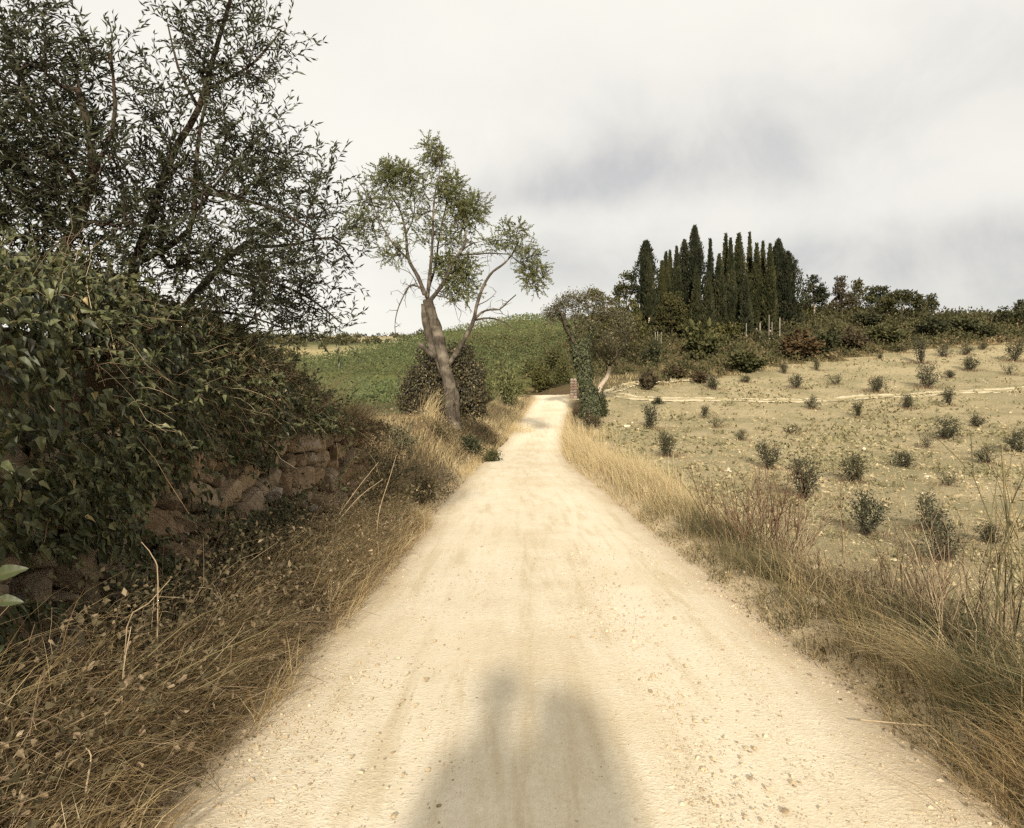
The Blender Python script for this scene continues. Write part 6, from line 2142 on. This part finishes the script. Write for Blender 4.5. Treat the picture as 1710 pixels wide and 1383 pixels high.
g = Geo()
u = ICO2[0]
kk = u[:, 2] < .55
g.add(np.stack([u[:, 0] * .098, .015 + u[:, 1] * .108 - .012, 1.715 + u[:, 2] * .085], 1), T=ICO2[1])
g.build('hair', plain_mat('grey_hair', (.10, .08, .065), .9), person)
for sx in (-1, 1):
    g = Geo()
    g.add(ICO1[0] * .012 + np.array([.034 * sx, .118, 1.705]), T=ICO1[1])
    g.build('eye', plain_mat('eye', (.25, .2, .16), .3), person)
g = Geo()
g.add(ICO1[0] * np.array([.026, .010, .006]) + np.array([0, .118, 1.63]), T=ICO1[1])
g.build('mouth', plain_mat('lips', (.35, .16, .13), .5), person)

# the large view camera on its tripod, focusing cloth thrown over the back
vx_, vy_ = .055, -.30
vz_ = float(cub(vy_, _zy))
vc = empty('view_camera', (vx_, vy_, vz_))
tag(vc, 'wooden view camera on a tripod under a dark focusing cloth', 'camera')
wood = plain_mat('varnished_wood', (.16, .07, .03), .45)
black = plain_mat('black_bellows', (.02, .02, .02), .8)


def box(g, c, s):
    V = np.array([(x, y, z) for x in (-.5, .5) for y in (-.5, .5) for z in (-.5, .5)]) * np.array(s) + np.array(c)
    g.add(V, Q=[(0, 1, 3, 2), (4, 6, 7, 5), (0, 4, 5, 1), (2, 3, 7, 6), (0, 2, 6, 4), (1, 5, 7, 3)])
    return g


zc = CH - vz_
lx = -vx_
box(Geo(), (lx * .8, .20, zc - .02), (.17, .03, .20)).build('front_standard', wood, vc, smooth=False)
g = Geo()
for k in range(7):
    box(g, (lx * .8 * (1 - k / 8), .17 - k * .035, zc - .01), (.13 + .012 * k + (.02 if k % 2 else 0), .034, .15 + .008 * k + (.02 if k % 2 else 0)))
g.build('bellows', black, vc, smooth=False)
box(Geo(), (0, -.10, zc), (.27, .06, .27)).build('back_standard', wood, vc, smooth=False)
box(Geo(), (lx * .3, .03, zc - .155), (.12, .42, .03)).build('bed', wood, vc, smooth=False)
for k in range(3):
    a_ = .6 + k * 2.094
    g = Geo()
    tubes(g, np.array([[[0, 0, zc - .18], [math.cos(a_) * .25, math.sin(a_) * .25, (zc - .18) * .5], [math.cos(a_) * .48, math.sin(a_) * .40, .0]]]), np.array([[.022, .018, .012]]), 8)
    g.build('leg', wood, vc)
u = np.linspace(0, 1, 15)
v = np.linspace(-1, 1, 21)
U, W = np.meshgrid(u, v)
half = .205 + .04 * U
th = W * math.pi / 2 * 1.1
X = np.sin(th) * half * (1 + .15 * np.abs(W)) + .02
Z = zc + .14 * np.cos(th) - np.maximum(np.abs(W) - .55, 0) * (2.6 + .25 * np.sin(U * 9)) - U * .03
Y = -.02 - U * .42 + .02 * np.sin(W * 9)
g = Geo()
i, j = np.meshgrid(np.arange(14), np.arange(20))
a = (j * 15 + i).ravel()
g.add(np.stack([X, Y, Z], -1).reshape(-1, 3), Q=np.stack([a, a + 1, a + 16, a + 15], 1))
S = np.linspace(0, 1, 12)
top = Z[:, -1]
bot = zc - 1.12 + .03 * np.sin(v * 11)
XB = X[:, -1][:, None] * (1 + .06 * S[None])
ZB = top[:, None] + (np.minimum(bot, top - .01) - top)[:, None] * S[None]
YB = np.full_like(ZB, -.44) - .05 * np.sin(v * 14)[:, None] * S[None]
i, j = np.meshgrid(np.arange(11), np.arange(20))
a = (j * 12 + i).ravel()
g.add(np.stack([XB, YB, ZB], -1).reshape(-1, 3), Q=np.stack([a, a + 1, a + 13, a + 12], 1))
g.build('focusing_cloth', cloth, vc)
